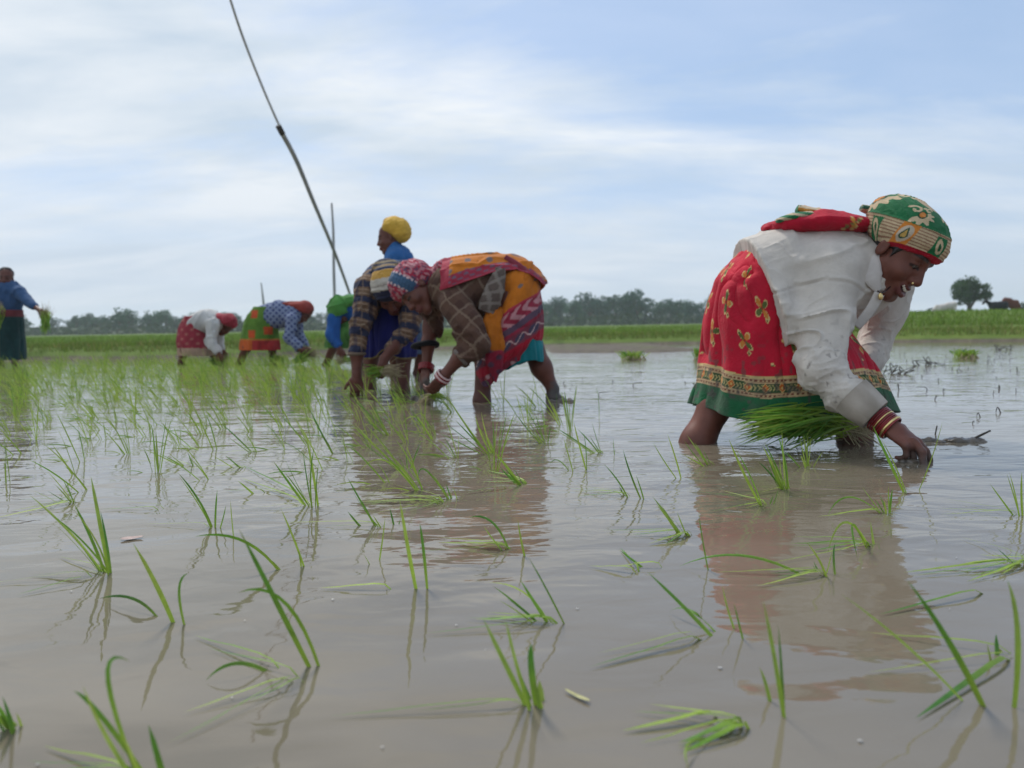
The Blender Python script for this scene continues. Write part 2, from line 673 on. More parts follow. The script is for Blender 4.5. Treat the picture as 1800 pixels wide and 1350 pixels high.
def ground_z(X, Y):
    s = Y - shore_y(X)
    q = np.stack([X, Y, 0 * X], 1)
    z = np.interp(s, [-1.2, -0.10, 0.12, 0.6, 2.2, 2.9, 5, 12, 60, 3000], [-0.25, -0.02, 0.10, 0.19, 0.17, 0.12, 0.14, 0.17, 0.2, 0.2])
    z = z + 0.012 * noise(q * 2.5, 8) * (s > -1) + 0.03 * noise(q * 0.5, 9) * sstep(0, 2, s)
    # the land on the right rises to a higher embankment
    ratio = X / np.maximum(Y, 1)
    rise = sstep(0.30, 0.56, ratio) * np.interp(s, [0, 2.6, 4.0, 9, 18, 34, 60, 200], [0, 0.0, 0.10, 0.30, 0.52, 0.60, 0.3, 0.0])
    z = z + rise
    # bare mud spit in front of the bank
    sp = sstep(0.2, 0.9, X) * (1 - sstep(2.6, 3.5, X)) * sstep(10.6, 11.3, Y + 0.4 * noise(q * 1.1, 21)) * (1 - sstep(15, 16, Y))
    z = np.where(sp > 0.02, np.maximum(z, -0.05 + sp * (0.075 + 0.02 * noise(q * 2.2, 12))), z)
    r = np.hypot(X, Y)
    side = np.interp(r, [34, 40, 60], [-0.25, 0.15, 0.2])
    return np.where((Y < 9) | (np.abs(ratio) > 1.3), np.where(r > 34, side, -0.25), z)


def build_ground():
    th = np.radians(np.concatenate([np.linspace(-180, -60, 40, endpoint=False), np.linspace(-60, 60, 420, endpoint=False), np.linspace(60, 180, 40)]))
    r = np.concatenate([np.linspace(0.2, 9, 10, endpoint=False), np.linspace(9, 30, 190, endpoint=False), np.geomspace(30, 640, 60)])
    R_, T_ = np.meshgrid(r, th, indexing='ij')
    X, Y = (R_ * np.sin(T_)).ravel(), (R_ * np.cos(T_)).ravel()
    V = np.stack([X, Y, ground_z(X, Y)], 1)
    m_, n_ = R_.shape
    V, Q = loft(V.reshape(m_, n_, 3), closed=False)
    m, t, b = mat_new('field_ground')
    geo = N(t, 'ShaderNodeNewGeometry')
    sep = N(t, 'ShaderNodeSeparateXYZ')
    L(t, geo.outputs['Position'], sep.inputs[0])
    n1 = N(t, 'ShaderNodeTexNoise', ins={'Scale': 0.35, 'Detail': 8.0, 'Roughness': 0.65})
    n2 = N(t, 'ShaderNodeTexNoise', ins={'Scale': 6.0, 'Detail': 6.0, 'Roughness': 0.7})
    for n in (n1, n2):
        L(t, geo.outputs['Position'], n.inputs['Vector'])
    green = ramp(t, n1.outputs['Fac'], [(0.3, (0.10, 0.155, 0.028)), (0.55, (0.155, 0.23, 0.042)), (0.75, (0.20, 0.24, 0.06))])
    g2 = mixc(t, math_n(t, 'MULTIPLY', n2.outputs['Fac'], 0.7), green, (0.045, 0.07, 0.02))
    mud = ramp(t, n2.outputs['Fac'], [(0.3, (0.075, 0.062, 0.05)), (0.7, (0.16, 0.135, 0.105))])
    edge = math_n(t, 'ADD', sep.outputs[2], math_n(t, 'MULTIPLY', math_n(t, 'SUBTRACT', n2.outputs['Fac'], 0.5), 0.05))
    f = ramp(t, math_n(t, 'MULTIPLY', edge, 4.0), [(0.10, 0.0), (0.26, 1.0)])
    L(t, mixc(t, f, mud, g2), b.inputs['Base Color'])
    b.inputs['Roughness'].default_value = 0.9
    b.inputs['Specular IOR Level'].default_value = 0.2
    bp = N(t, 'ShaderNodeBump', ins={'Strength': 0.6, 'Distance': 0.04})
    L(t, n2.outputs['Fac'], bp.inputs['Height'])
    L(t, bp.outputs[0], b.inputs['Normal'])
    o = mk('ground', V, Q, m)
    tag(o, kind='structure')


def build_water():
    th = np.linspace(0, 2 * np.pi, 64, endpoint=False)
    R = np.array([[[0.001 * math.sin(a), 0.001 * math.cos(a), 0] for a in th], [[42 * math.sin(a), 42 * math.cos(a), 0] for a in th]])
    V, Q = loft(R)
    m, t, b = mat_new('muddy_water')
    geo = N(t, 'ShaderNodeNewGeometry')

    def nz(scale, sx, sy, det, rot=0.0, dist=0.0):
        mp = N(t, 'ShaderNodeMapping')
        mp.inputs['Scale'].default_value = (sx, sy, 1)
        mp.inputs['Rotation'].default_value = (0, 0, rot)
        L(t, geo.outputs['Position'], mp.inputs[0])
        n = N(t, 'ShaderNodeTexNoise', ins={'Scale': scale, 'Detail': det, 'Roughness': 0.5, 'Distortion': dist})
        L(t, mp.outputs[0], n.inputs['Vector'])
        return n.outputs['Fac']
    silt = ramp(t, nz(1.3, 0.8, 1.3, 7.0, 0.3, 1.2), [(0.3, (0.138, 0.115, 0.083)), (0.5, (0.170, 0.144, 0.106)), (0.7, (0.192, 0.165, 0.124))])
    L(t, silt, b.inputs['Base Color'])
    b.inputs['Roughness'].default_value = 0.03
    b.inputs['IOR'].default_value = 1.58
    big = nz(3.2, 0.7, 1.5, 2.0, 0.15, 0.4)
    mid = nz(9.0, 0.75, 1.6, 2.0, -0.2, 0.6)
    fine = nz(34.0, 0.7, 1.5, 2.0, 0.1)
    patch = ramp(t, nz(0.55, 0.7, 1.3, 3.0), [(0.38, 0.25), (0.66, 1.0)])
    sep = N(t, 'ShaderNodeSeparateXYZ')
    L(t, geo.outputs['Position'], sep.inputs[0])
    # the water is livelier where people wade, calm close to the bank of the photographer
    wade = math_n(t, 'MULTIPLY', ramp(t, math_n(t, 'DIVIDE', sep.outputs[1], 10.0), [(0.08, 0.3), (0.22, 1.0)]), patch)
    hgt = math_n(t, 'ADD', math_n(t, 'MULTIPLY', big, 0.0085), math_n(t, 'MULTIPLY', math_n(t, 'ADD', math_n(t, 'MULTIPLY', mid, 0.0066), math_n(t, 'MULTIPLY', fine, 0.0009)), wade))
    bp = N(t, 'ShaderNodeBump', ins={'Strength': 1.0, 'Distance': 1.0})
    L(t, hgt, bp.inputs['Height'])
    L(t, bp.outputs[0], b.inputs['Normal'])
    o = mk('water', V, Q, m)
    tag(o, kind='structure')


build_ground()
build_water()


def grass_blades(pts, hmin, hmax, wid, seed, cols):
    rs = np.random.RandomState(seed)
    n = len(pts)
    h = rs.uniform(hmin, hmax, n)
    a = rs.uniform(0, 2 * np.pi, n)
    lean = rs.uniform(0, 0.6, n) * h
    d = np.stack([np.cos(a), np.sin(a), 0 * a], 1)
    s = np.stack([-np.sin(a), np.cos(a), 0 * a], 1) * (wid * rs.uniform(0.6, 1.4, n))[:, None]
    up = np.array([0, 0, 1.0])
    b = pts
    mid = b + up * (h * 0.55)[:, None] + d * (lean * 0.35)[:, None]
    tip = b + up * h[:, None] + d * lean[:, None]
    V = np.stack([b - s, b + s, mid - s * 0.7, mid + s * 0.7, tip], 1).reshape(-1, 3)
    k = np.arange(n)[:, None] * 5
    Q = k + np.array([[0, 1, 3, 2]])
    T = k + np.array([[2, 3, 4]])
    c = np.asarray(cols)[rs.randint(0, len(cols), n)] * rs.uniform(0.75, 1.25, n)[:, None]
    return V, [Q, T], np.repeat(c, 5, 0)


def build_bank_grass():
    rs = np.random.RandomState(4)
    n = 60000
    X = rs.uniform(-16, 16, n)
    s = np.concatenate([rs.uniform(0.15, 1.3, n // 2), rs.gamma(1.6, 3.2, n - n // 2) + 0.3])
    Y = shore_y(X) + s
    keep = np.abs(X / Y) < 0.95
    X, Y = X[keep], Y[keep]
    Z = ground_z(X, Y)
    k = Z > 0.08
    pts = np.stack([X, Y, Z - 0.01], 1)[k]
    V, F, c = grass_blades(pts, 0.04, 0.13, 0.006, 5, [(0.15, 0.23, 0.045), (0.19, 0.27, 0.05), (0.12, 0.18, 0.04), (0.26, 0.24, 0.09)])
    o = mk('bank_grass', V, F, M_GRASS, None, c)
    tag(o, 'short green grass growing along the field bank', 'grass', kind='stuff')
    # the standing crop of the field behind
    n = 60000
    Y = rs.uniform(0, 1, n) ** 1.6 * 60 + 17
    X = rs.uniform(-0.9, 0.9, n) * Y
    pts = np.stack([X, Y, ground_z(X, Y) - 0.01], 1)
    V, F, c = grass_blades(pts, 0.06, 0.16, 0.014, 6, [(0.16, 0.26, 0.045), (0.19, 0.29, 0.05), (0.13, 0.21, 0.04)])
    o = mk('field_crop_grass', V, F, M_GRASS, None, c)
    tag(o, 'young green crop covering the field behind the bank', 'crop', kind='stuff')


build_bank_grass()


# ------------------------------------------------------------------ trees
def crown(lobes, n, leaf, seed, base):
    rs = np.random.RandomState(seed)
    vol = np.array([r[0] * r[1] * r[2] for _, r in lobes]) ** 0.67
    w = rs.choice(len(lobes), n, p=vol / vol.sum())
    d = rs.normal(size=(n, 3))
    d /= np.linalg.norm(d, axis=1)[:, None]
    rad = rs.uniform(0.35, 1.0, n) ** 0.45
    c = np.array([l[0] for l in lobes])[w] + d * np.array([l[1] for l in lobes])[w] * rad[:, None]
    c = c + noise(c * 1.7 / max(0.1, leaf * 6), seed)[:, None] * d * leaf * 2.0
    keep = noise(c / (leaf * 5.0), seed + 2) > -0.42                     # gaps
    c = c[keep]
    n = len(c)
    a = rs.normal(size=(n, 3)); a /= np.linalg.norm(a, axis=1)[:, None]
    b = np.cross(a, rs.normal(size=(n, 3))); b /= np.linalg.norm(b, axis=1)[:, None]
    s = leaf * rs.uniform(0.5, 1.2, n)[:, None]
    V = np.stack([c - a * s, c - b * s * 0.5, c + a * s, c + b * s * 0.5], 1).reshape(-1, 3)
    Q = np.arange(n * 4).reshape(-1, 4)
    clump = 1 + 0.35 * noise(c / (leaf * 7), seed + 9)
    col = np.asarray(base) * (clump * rs.uniform(0.75, 1.25, n))[:, None]
    return V, Q, np.repeat(col, 4, 0)


def limb_set(limbs):
    return join([tube(p, r, 8) for p, r in limbs])


def make_tree(seed, H, Wd, base, n=1500, leaf=0.4):
    rs = np.random.RandomState(seed)
    lobes, limbs = [], [([(0, 0, -0.3), (0.1, 0, H * 0.25), (0.0, 0.1, H * 0.6)], [H * 0.03, H * 0.022, H * 0.01])]
    for i in range(9):
        a = rs.uniform(0, 6.28)
        r = rs.uniform(0.1, 0.32) * Wd
        z = H * rs.uniform(0.38, 0.82)
        c = np.array([math.cos(a) * r, math.sin(a) * r, z])
        s = rs.uniform(0.16, 0.30)
        lobes.append((c, (s * Wd, s * Wd, s * H * rs.uniform(0.6, 0.9))))
        limbs.append(([(0, 0, H * 0.25), c * np.array([0.5, 0.5, 0.8]), c], [H * 0.015, H * 0.01, H * 0.004]))
    lobes.append((np.array([0, 0, H * 0.80]), (0.18 * Wd, 0.18 * Wd, 0.2 * H)))
    return crown(lobes, n, leaf, seed, base), limb_set(limbs)


def build_treeline():
    rs = np.random.RandomState(12)
    protos = []
    for k in range(7):
        H = 1.0
        (V, Q, c), (tv, tf) = make_tree(40 + k, 9.0, [9, 7, 11, 8, 6, 10, 8][k], [(0.016, 0.080, 0.034), (0.022, 0.098, 0.038), (0.014, 0.068, 0.038)][k % 3])
        protos.append(((V, Q, c), (tv, tf)))
    lab = 'dark green leafy tree in the hazy wood beyond the fields'
    made = {}
    xs = np.linspace(-150, 74, 120)
    tallness = lambda x: np.interp(x, [-150, -110, -80, -45, -10, 10, 30, 45, 60, 75], [6.2, 6.8, 5.6, 6.0, 6.6, 8.8, 9.2, 8.4, 7.6, 6.2])
    for i, x in enumerate(xs):
        k = rs.randint(0, 7)
        Y = 225 + rs.uniform(-25, 25)
        x = x + rs.uniform(-1, 1)
        h = float(tallness(x) * rs.uniform(0.72, 1.08) / 8.6)
        if k not in made:
            t = thing('tree', (x, Y, 0.1), lab, 'tree', 'trees of the wood on the horizon')
            (V, Q, c), (tv, tf) = protos[k]
            off = np.array([x, Y, 0.1])
            mk('crown', V + off, Q, M_CROWN, t, c)
            mk('trunk', tv + off, tf, M_BARK, t)
            made[k] = t
            t.scale = (h, h, h)
        else:
            dup(made[k], (x, Y, 0.1), rs.uniform(0, 6.28), h)
    # low scrub under and beyond the trees
    n = 16000
    X = rs.uniform(-190, 200, n)
    Y = 215 + rs.uniform(-25, 60, n) + np.maximum(X - 70, 0) * 1.5
    c = np.stack([X, Y, rs.uniform(0, 1, n) ** 1.4 * (2.6 + 1.4 * noise(np.stack([X * 0.12, Y * 0.02, 0 * X], 1), 3)) + 0.1], 1)
    a = rs.normal(size=(n, 3)); a /= np.linalg.norm(a, axis=1)[:, None]
    b = np.cross(a, rs.normal(size=(n, 3))); b /= np.linalg.norm(b, axis=1)[:, None]
    s = rs.uniform(0.5, 1.3, n)[:, None]
    V = np.stack([c - a * s, c - b * s * 0.6, c + a * s, c + b * s * 0.6], 1).reshape(-1, 3)
    col = np.repeat(np.array([(0.035, 0.062, 0.03)]) * rs.uniform(0.7, 1.3, (n, 1)), 4, 0)
    o = mk('undergrowth', V, np.arange(n * 4).reshape(-1, 4), M_CROWN, None, col)
    tag(o, 'low dark scrub along the foot of the far wood', 'scrub', kind='stuff')
    # the lone tree on the right: one broad crown, a smaller one leaning right, a forked trunk
    Y = 100.0
    B = P(1704, 556, Y)
    s = Y / FPX
    q = lambda px, py, dy=0.0: P(px, py, Y + dy)
    lobes = []
    for (px, py, rx, rz) in ((1690, 508, 15, 13), (1702, 500, 17, 11), (1712, 507, 12, 12), (1684, 518, 11, 9), (1697, 523, 13, 9), (1709, 522, 9, 9), (1728, 510, 11, 12), (1732, 519, 9, 8), (1723, 524, 8, 7), (1686, 534, 6, 4)):
        for dy in (-1.2, 1.2):
            lobes.append((q(px, py, dy), (rx * s, rx * s * 1.1, rz * s)))
    V, Q, c = crown(lobes, 5200, 0.2, 77, (0.04, 0.085, 0.028))
    t = thing('tree', B, 'lone round crowned tree with a forked trunk on the embankment behind the white shirted woman', 'tree')
    mk('crown', V, Q, M_CROWN, t, c)
    tv, tf = limb_set([([q(1704, 562), q(1704, 545), q(1702, 530), q(1698, 515)], [0.34, 0.27, 0.2, 0.08]), ([q(1704, 543), q(1714, 528), q(1726, 514)], [0.2, 0.14, 0.05]), ([q(1703, 538), q(1692, 528), q(1686, 516)], [0.14, 0.1, 0.04])])
    mk('trunk', tv, tf, M_BARK, t)
    # small bushes on the skyline to the right
    for (px, py, r_, nm) in ((1638, 549, 7, 'low round bush on the skyline left of the white cow'), (1617, 552, 5, 'tiny bush on the skyline beside the white sleeve'), (1797, 541, 9, 'dark bush at the right edge of the skyline')):
        cc = P(px, py, 120)
        rr = r_ * 120 / FPX
        V, Q, c = crown([(cc, (rr, rr, rr)), (cc + np.array([rr * 0.9, 0, -rr * 0.2]), (rr * 0.7, rr, rr * 0.6))], 700, 0.16, px, (0.035, 0.07, 0.03))
        t = thing('bush', cc - np.array([0, 0, rr]), nm, 'bush')
        mk('foliage', V, Q, M_CROWN, t, c)


build_treeline()


# ------------------------------------------------------------------ bamboo poles
def bamboo(name, pts, rad, parent=None, seg=0.42):
    V, F = tube(pts, rad, 9, 60)
    return mk(name, V, F, M_BAMBOO, parent)


def build_poles():
    t = thing('bamboo_pole', P(616, 520, 16.0), 'long leaning bamboo pole with a thinner rod lashed on top rising over the green scarf', 'pole')
    pts = [P(622, 540, 16.0), P(612, 508, 15.8), P(588, 443, 15.2), P(552, 357, 14.2), P(520, 280, 13.4), P(489, 222, 12.8)]
    bamboo('lower_pole', pts, [0.026, 0.029, 0.033, 0.037, 0.040, 0.044], t)
    bamboo('upper_rod', [P(500, 240, 12.9), P(478, 192, 12.5), P(452, 130, 12.0), P(425, 60, 11.4), P(402, -10, 10.8), P(385, -70, 10.3)], [0.020, 0.020, 0.020, 0.019, 0.018, 0.016], t).data.materials[0] = M_ROD
    V, F = tube([P(497, 236, 12.85), P(489, 221, 12.75)], [0.05, 0.05], 9, 4)
    mk('lashing', V, F, M_DRY, t)
    t = thing('bamboo_pole', P(588, 530, 17.0), 'thin upright bamboo pole crossing the long leaning pole', 'pole')
    bamboo('shaft', [P(589, 545, 17.0), P(587, 480, 17.0), P(586, 410, 17.0), P(583, 357, 17.0)], [0.034, 0.034, 0.03, 0.02], t)
    t = thing('bamboo_pole', P(464, 535, 40.0), 'faint short pole standing behind the grey printed shirt', 'pole')
    bamboo('shaft', [P(466, 560, 40.0), P(463, 530, 40.0), P(459, 497, 40.0)], [0.06, 0.06, 0.03], t)


build_poles()


# ------------------------------------------------------------------ people: helpers
YD = np.array([0, 1.0, 0])
SKIN = np.array((0.150, 0.054, 0.037))
SKIN_D = np.array((0.10, 0.042, 0.032))
MUDC = np.array((0.075, 0.066, 0.060))


def hand(f, wrist, d, back, side_thumb, s=1.0, curl=(0.5, 0.55, 0.6, 0.65), thumb=0.5, spread=0.06):
    """Palm, four unequal fingers bent at their knuckles and a thumb from the side of the palm."""
    d = nrm(d)
    back = nrm(np.asarray(back) - d * (np.asarray(back) @ d))
    sd_ = np.cross(d, back) * side_thumb               # towards the thumb
    w = np.asarray(wrist, float)
    f.cone(w - d * 0.01 * s, w + d * 0.03 * s, 0.027 * s, 0.026 * s, 0.012)
    f.ell(w + d * 0.052 * s, (0.050 * s, 0.016 * s, 0.041 * s), (d, back, sd_), 0.012)
    lens = (0.070, 0.079, 0.073, 0.057)
    for i in range(4):
        o = (1.5 - i) * 0.0195 * s
        p = w + d * (0.086 - 0.004 * abs(i - 1)) * s + sd_ * o
        fd = nrm(d + sd_ * spread * (1.5 - i))
        ang = 0.0
        r = (0.0098, 0.0102, 0.0098, 0.0085)[i] * s
        f.ell(p, (0.012 * s, 0.011 * s, 0.010 * s), (d, back, sd_), 0.006)
        for k, part in enumerate((0.45, 0.31, 0.24)):
            ang += curl[i] * (0.9, 1.1, 0.7)[k]
            dr = fd * math.cos(ang) - back * math.sin(ang)
            q = p + dr * lens[i] * part * s
            f.cone(p, q, r, r * 0.9, 0.0035)
            p = q
            r *= 0.9
    p = w + d * 0.028 * s + sd_ * 0.030 * s
    td = nrm(d * 0.75 + sd_ * 0.75 - back * thumb * 0.6)
    q = p + td * 0.036 * s
    f.cone(w + d * 0.02 * s + sd_ * 0.012 * s, p, 0.016 * s, 0.0135 * s, 0.008)
    f.cone(p, q, 0.0135 * s, 0.0112 * s, 0.005)
    td = nrm(td + d * 0.5 - back * thumb * 0.7)
    f.cone(q, q + td * 0.031 * s, 0.0112 * s, 0.0088 * s, 0.004)


def head_frame(C, Fd, Ud, s=1.0):
    Fd = nrm(Fd)
    Ud = nrm(np.asarray(Ud) - Fd * (np.asarray(Ud) @ Fd))
    Sd = np.cross(Fd, Ud)                             # to the person's right
    C = np.asarray(C, float)
    return dict(C=C, F=Fd, U=Ud, S=Sd, s=s, p=lambda f, r, u: C + s * (f * Fd + r * Sd + u * Ud))


def head(f, H, smile=False):
    p, s, ax = H['p'], H['s'], (H['F'], H['S'], H['U'])
    e = lambda c, r, k=0.012, op='u', a=ax: f.ell(p(*c), [x * s for x in r], a, k * s, op)
    e((-0.012, 0, 0.045), (0.098, 0.076, 0.082), 0.02)
    e((0.032, 0, -0.018), (0.062, 0.064, 0.084), 0.02)
    for q in (-1, 1):
        f.cone(p(0.008, q * 0.050, -0.045), p(0.066, q * 0.016, -0.102), 0.019 * s, 0.016 * s, 0.02 * s)
        e((0.062, q * 0.040, -0.036), (0.026, 0.024, 0.022), 0.016)
    f.cone(p(0.068, -0.012, -0.106), p(0.068, 0.012, -0.106), 0.018 * s, 0.018 * s, 0.02 * s)
    f.cone(p(0.080, -0.036, 0.022), p(0.080, 0.036, 0.022), 0.013 * s, 0.013 * s, 0.016 * s)
    for q in (-1, 1):
        e((0.098, q * 0.031, 0.000), (0.017, 0.019, 0.013), 0.012, 's')
    for q in (-1, 1):                                  # lids
        e((0.075, q * 0.031, 0.001), (0.0155, 0.0165, 0.0135), 0.004)
    for q in (-1, 1):
        e((0.089, q * 0.031, -0.0045), (0.008, 0.0125, 0.0018), 0.003, 's')
    f.cone(p(0.088, 0, 0.010), p(0.107, 0, -0.033), 0.0085 * s, 0.0125 * s, 0.012 * s)
    e((0.107, 0, -0.036), (0.012, 0.0125, 0.010), 0.006)
    for q in (-1, 1):
        e((0.098, q * 0.0135, -0.039), (0.0125, 0.0085, 0.0085), 0.006)
    w = 0.031 if smile else 0.023
    e((0.080, 0, -0.068), (0.022, 0.031, 0.022), 0.012)
    cu = -0.058 if smile else -0.0655
    up_ = -0.0615 if smile else -0.0625
    pts = [p(0.080, -w, cu), p(0.0985, -w * 0.5, up_), p(0.103, 0, up_ - 0.0015), p(0.0985, w * 0.5, up_), p(0.080, w, cu)]
    f.chain(pts, [0.0032 * s, 0.0048 * s, 0.0048 * s, 0.0048 * s, 0.0032 * s], 0.004 * s)
    lo = -0.083 if smile else -0.0765
    pts = [p(0.080, -w, cu - 0.0015), p(0.0955, -w * 0.5, lo), p(0.0985, 0, lo - 0.003), p(0.0955, w * 0.5, lo), p(0.080, w, cu - 0.0015)]
    f.chain(pts, [0.0032 * s, 0.0060 * s, 0.0070 * s, 0.0060 * s, 0.0032 * s], 0.004 * s)
    if smile:
        for x in (-0.018, -0.009, 0, 0.009, 0.018):
            e((0.106 - 14 * x * x, x, -0.0730 + x * x * 22), (0.018, 0.008, 0.0066), 0.003, 's')
        for q in (-1, 1):                              # fold from the nostril past the corner of the mouth
            f.cone(p(0.101, q * 0.024, -0.040), p(0.084, q * 0.041, -0.064), 0.003 * s, 0.003 * s, 0.006 * s, 's')
    for q in (-1, 1):
        e((-0.006, q * 0.075, -0.010), (0.016, 0.008, 0.027), 0.004)
        e((-0.002, q * 0.084, -0.008), (0.008, 0.005, 0.015), 0.004, 's')
    return f


def face_colour(V, H, c):
    """Darker lips and brows as the skin has them; lash line and eye shade painted dark."""
    d = (V - H['C']) / H['s']
    a, r, u = d @ H['F'], np.abs(d @ H['S']), d @ H['U']
    lips = (a > 0.08) & (r < 0.03) & (np.abs(u + 0.071) < 0.016)
    c = lerp_c(c, (0.13, 0.04, 0.04), lips * 0.7)
    brow = sstep(0.008, 0.003, np.abs(u - 0.026 + 0.25 * (r - 0.03) ** 2 / 0.01 * 0.1)) * (a > 0.06) * (r > 0.010) * (r < 0.052)
    c = lerp_c(c, (0.015, 0.011, 0.010), brow * 0.9)
    lash_shade = (a > 0.06) * sstep(0.0062, 0.003, np.abs(u + 0.002 + (r - 0.031) ** 2 * 14)) * (np.abs(r - 0.031) < 0.017)  # lash line, widened to paint in the shade of the eye slit
    return lerp_c(c, (0.02, 0.012, 0.012), lash_shade * 0.9)


def ring(px, py, Y, hw, dep, tilt=0.0, n=240, power=2.25):
    t = math.radians(tilt)
    A = hw * Y / FPX * (math.cos(t) * RT + math.sin(t) * UP)
    th = np.linspace(0, 2 * np.pi, n, endpoint=False) - np.pi / 2
    c, s = np.cos(th), np.sin(th)
    c, s = np.sign(c) * np.abs(c) ** (2 / power), np.sign(s) * np.abs(s) ** (2 / power)
    return P(px, py, Y)[None] + c[:, None] * A[None] + (s * dep)[:, None] * YD[None]


def skirt(keys, n=240, m=100, pleats=0.02, seed=0, folds=9, hem_wave=0.0):
    """keys: (px, py, Y, half width px, half depth m, tilt) from waist to hem -> V, Q, girth coordinate, height above hem."""
    K = spline(np.array([k if len(k) == 6 else (*k, 0) for k in keys], float), m)
    rs = np.random.RandomState(seed)
    th = np.linspace(0, 2 * np.pi, n, endpoint=False)
    rows = []
    ph = rs.uniform(0, 6.28, 4)
    for i, k in enumerate(K):
        v = i / (m - 1)
        R = ring(*k, n=n)
        c = R.mean(0)
        wv = 0.55 * np.cos(folds * th + ph[0] + 1.3 * np.sin(2 * th + ph[1]) + 0.8 * v) + 0.3 * np.cos((folds * 2 + 1) * th + ph[2] - v) + 0.35 * np.cos(5 * th + ph[3] + 2 * v)
        R = c + (R - c) * (1 + pleats * (0.25 + 0.75 * v) * wv)[:, None]
        R = R + np.array([0, 0, 1.0]) * (hem_wave * v * np.cos(3 * th + ph[1]))[:, None]
        rows.append(R)
    R = np.array(rows)
    seg = np.linalg.norm(np.diff(R, axis=0), axis=2)
    H = np.concatenate([np.cumsum(seg[::-1], 0)[::-1], np.zeros((1, n))]).ravel()
    gir = np.linalg.norm(np.roll(R[-1], -1, 0) - R[-1], axis=1)
    U = np.tile(np.concatenate([[0], np.cumsum(gir)[:-1]]), m)
    V, Q = loft(R)
    return V, Q, U, H


def drape(axis, ra, rb, a0, a1, n=60, m=90, lift=0.012):
    """A cloth sheet lying over a body axis: axis points, radii up and sideways, from angle a0 to a1 (0 = top, + = towards the camera)."""
    c = spline(axis, m)
    g = np.linspace(0, 1, m)
    it = lambda a: np.interp(g, np.linspace(0, 1, len(a)), a)
    A, B, t0, t1 = it(ra) + lift, it(rb) + lift, it(a0), it(a1)
    k = np.linspace(0, 1, n)
    ang = np.radians(t0[:, None] + (t1 - t0)[:, None] * k[None])
    T = np.gradient(c, axis=0)
    T /= np.linalg.norm(T, axis=1)[:, None]
    up = np.cross(np.tile(YD, (m, 1)), T)
    up *= np.sign(up[:, 2])[:, None]
    up /= np.linalg.norm(up, axis=1)[:, None]
    R = c[:, None] + (A[:, None] * np.cos(ang))[..., None] * up[:, None] - (B[:, None] * np.sin(ang))[..., None] * YD
    ln = np.concatenate([[0], np.cumsum(np.linalg.norm(np.diff(c, axis=0), axis=1))])
    U = np.repeat(ln, n)
    Wd = (ang * B[:, None]).ravel()
    edge = np.minimum(np.arange(n), n - 1 - np.arange(n)) / n
    V, Q = loft(R, closed=False)
    return V, Q, U, Wd, np.tile(edge, m)


def thicken(V, Q, t):
    """Give an open sheet a back face and rim, t thick."""
    Nn = vnorm(V, Q)
    V2 = np.concatenate([V, V - Nn * t])
    n = len(V)
    E = np.concatenate([Q[:, [i, (i + 1) % 4]] for i in range(4)])
    key = np.sort(E, 1)
    k = key[:, 0].astype(np.int64) * n + key[:, 1]
    u, inv, cnt = np.unique(k, return_inverse=True, return_counts=True)
    B = E[cnt[inv] == 1]
    rim = np.stack([B[:, 1], B[:, 0], B[:, 0] + n, B[:, 1] + n], 1)
    return V2, np.concatenate([Q, Q[:, ::-1] + n, rim])


def cloth_mesh(f, h, fold=(), smooth=2):
    V, Q = f.mesh(h, smooth)
    if len(fold):
        Nn = vnorm(V, Q)
        D = np.zeros(len(V))
        for fn in fold:
            D += fn(V)
        V = V + Nn * D[:, None]
    return V, Q


def torus(c, ax, R, r, n=36, k=8, wob=0.0):
    ax = nrm(ax)
    a = nrm(np.cross(ax, (0.31, 0.5, 0.8)))
    b = np.cross(ax, a)
    th = np.linspace(0, 2 * np.pi, n, endpoint=False)
    ph = np.linspace(0, 2 * np.pi, k, endpoint=False)
    d = np.cos(th)[:, None] * a + np.sin(th)[:, None] * b
    rows = c + d[:, None] * (R + r * np.cos(ph))[None, :, None] + ax[None, None] * (r * np.sin(ph))[None, :, None]
    rows = np.concatenate([rows, rows[:1]])
    return loft(rows)


def ball(name, c, r, mat, parent, ax=None, n=16, col=None):
    r = np.asarray(r) if np.ndim(r) else np.full(3, r)
    A = np.eye(3) if ax is None else np.array([nrm(a) for a in ax])
    v = np.linspace(0.001, np.pi - 0.001, n)
    u = np.linspace(0, 2 * np.pi, n * 2, endpoint=False)
    X = np.stack([np.sin(v)[:, None] * np.cos(u), np.sin(v)[:, None] * np.sin(u), np.repeat(np.cos(v)[:, None], n * 2, 1)], -1)
    R = c + (X * r) @ A
    V, Q = loft(R)
    return mk(name, V, Q, mat, parent, None if col is None else col(V))


def near_seg(V, p, q):
    p, q = np.asarray(p), np.asarray(q)
    d = q - p
    t = (V - p) @ d / (d @ d)
    return t, np.linalg.norm(V - p - np.clip(t, 0, 1)[:, None] * d, axis=1)


def img(V):
    """Place across and up in the plane of the field, metres."""
    return V[:, 0], V[:, 2]


# ------------------------------------------------------------------ the woman in the white shirt
def star_motif(x, y, r):
    """Four petals: returns (petal mask, which pair, outline mask)."""
    a = np.arctan2(y, x)
    d = np.hypot(x, y)
    lob = np.abs(np.cos(2 * a)) ** 1.3 * r
    inside = d < lob
    rim = inside & (d > lob * 0.84)
    return inside, np.cos(2 * a) > 0, rim


